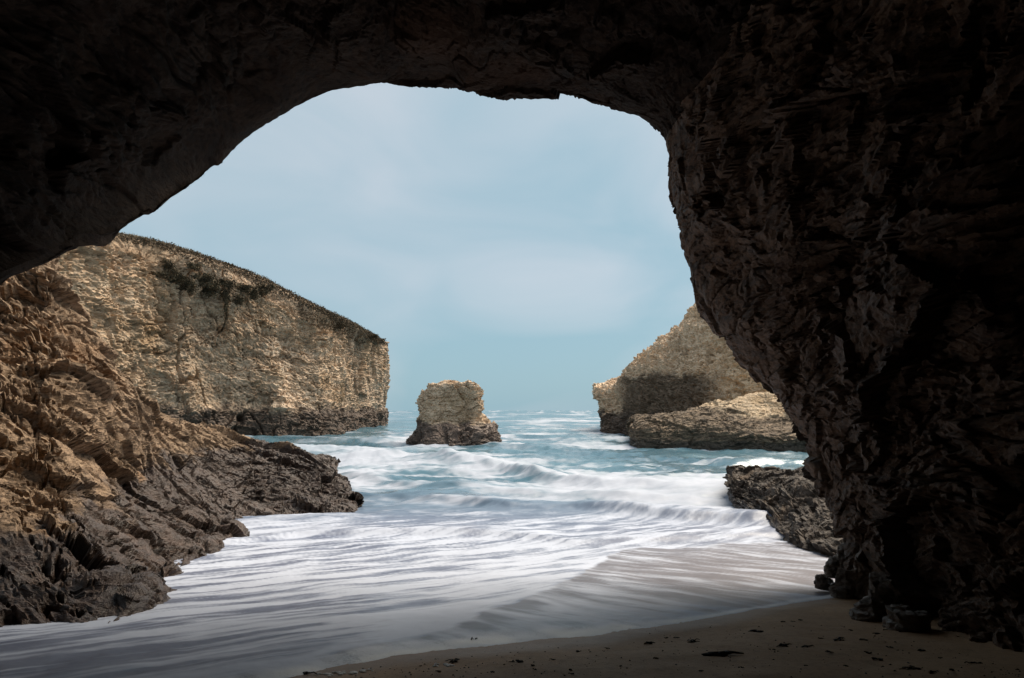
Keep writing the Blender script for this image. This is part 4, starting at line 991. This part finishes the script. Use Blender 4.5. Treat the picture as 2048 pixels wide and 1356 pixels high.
LARGE = [(1425, 1310, 74, "longest black strand of seaweed lying across the sand"), (904, 1323, 30, "dark driftweed stick lying just above the foam edge"), (610, 1347, 28, "black weed among foam flecks at the bottom edge of the sand"),
         (947, 1281, 12, "lone upright bit of weed standing in the swash foam"), (1294, 1289, 22, "small weed clump at the landward end of the wrack line"), (1386, 1281, 28, "forked weed clump on the wrack line above the longest strand"),
         (1507, 1263, 26, "dark weed clump on the wrack line towards the cave wall"), (1660, 1306, 22, "compact black weed clump on open sand below the boulders"), (1940, 1328, 34, "flat weed strand nearest the cave wall foot"),
         (1819, 1338, 32, "ragged weed heap near the bottom edge under the cave wall"), (1563, 1294, 28, "wide flat weed clump between the wrack line and the compact clump"), (1612, 1295, 24, "curled weed clump beside the wide flat one"),
         (1671, 1282, 30, "thin weed strand above the compact black clump"), (1758, 1318, 26, "weed clump uphill of the ragged heap")]
SMALL = [(1331, 1277, 8), (1352, 1276, 10), (1565, 1246, 9), (1585, 1244, 8), (1598, 1241, 9), (1724, 1283, 14), (1752, 1269, 12), (1737, 1307, 12), (1863, 1349, 20), (1310, 1321, 12), (1036, 1326, 26), (1066, 1333, 10),
         (1140, 1341, 10), (875, 1346, 14), (841, 1331, 7), (985, 1345, 10), (1067, 1340, 10), (1142, 1348, 12), (1545, 1300, 10), (1640, 1278, 8), (1690, 1330, 10), (1780, 1296, 12), (1800, 1262, 10), (1840, 1300, 14), (1770, 1258, 10), (1700, 1262, 9),
         (1480, 1335, 9), (1240, 1335, 8), (1400, 1345, 10), (1216, 1300, 9), (1105, 1322, 8), (1610, 1330, 8), (1905, 1345, 14), (1155, 1303, 9), (1880, 1316, 9)]
for i, (u, v, w, lab) in enumerate(LARGE): weed(u, v, w, lab, 100 + i, flat=0.18 if w > 40 else 0.45, tall=0.5 if w == 12 else (0.02 if w > 40 else 0.07))
for i, (u, v, w) in enumerate(SMALL): weed(u, v, w, "tiny dark scrap of seaweed on the brown sand", 300 + i, "tiny scraps of seaweed on the sand")
def flecks():
    rng = np.random.default_rng(5); vs, fs = [], []
    bm = bmesh.new(); bmesh.ops.create_icosphere(bm, subdivisions=2, radius=1.0)
    bv = np.array([v.co[:] for v in bm.verts]); bf = np.array([[v.index for v in f.verts] for f in bm.faces]); bm.free()
    n0 = 0
    for k in range(64):
        if k < 52: u = rng.uniform(630, 745); v = 1347 - (u - 630) * 0.075 + rng.normal(0, 1.6)
        else: u = rng.uniform(870, 912); v = 1329 + rng.normal(0, 1.5)
        p = ground_hit(u, v); r = rng.uniform(0.006, 0.02)
        q = bv * (1 + 0.3 * perlin(bv * 1.7 + k)[:, None]) * r * np.array((1.5, 1.2, 0.7)) + p
        vs.append(q); fs.append(bf + n0); n0 += len(bv)
    o = link("foam_flecks", make_mesh("foam_flecks", np.concatenate(vs), np.concatenate(fs)), None, M_FLECK); tag(o, "white flecks of foam left on the sand", "foam", kind="stuff")
    vs, fs, n0 = [], [], 0
    tet = np.array(((1, 0, -.3), (-.5, .8, -.3), (-.5, -.8, -.3), (0, 0, .6))); tf = np.array(((0, 1, 3), (1, 2, 3), (2, 0, 3), (0, 2, 1)))
    for k in range(420):
        u = rng.uniform(700, 2040); lim = np.interp(u, [700, 1000, 1400, 1690, 1800, 2040], [1335, 1298, 1250, 1212, 1260, 1345]); v = rng.uniform(lim, 1362)
        p = ground_hit(u, v); r = 0.004 + 0.010 * rng.random() ** 3
        a = rng.uniform(0, 6.28); R = np.array(((math.cos(a), -math.sin(a), 0), (math.sin(a), math.cos(a), 0), (0, 0, 1)))
        vs.append((tet * (r * rng.uniform(1, 2.2), r, r)) @ R.T + p + (0, 0, 0.003)); fs.append(tf + n0); n0 += 4
    o = link("sand_debris", make_mesh("sand_debris", np.concatenate(vs), np.concatenate(fs), False), None, M_WEED); tag(o, "fine dark specks of weed and grit strewn over sand", "debris", kind="stuff")
flecks()
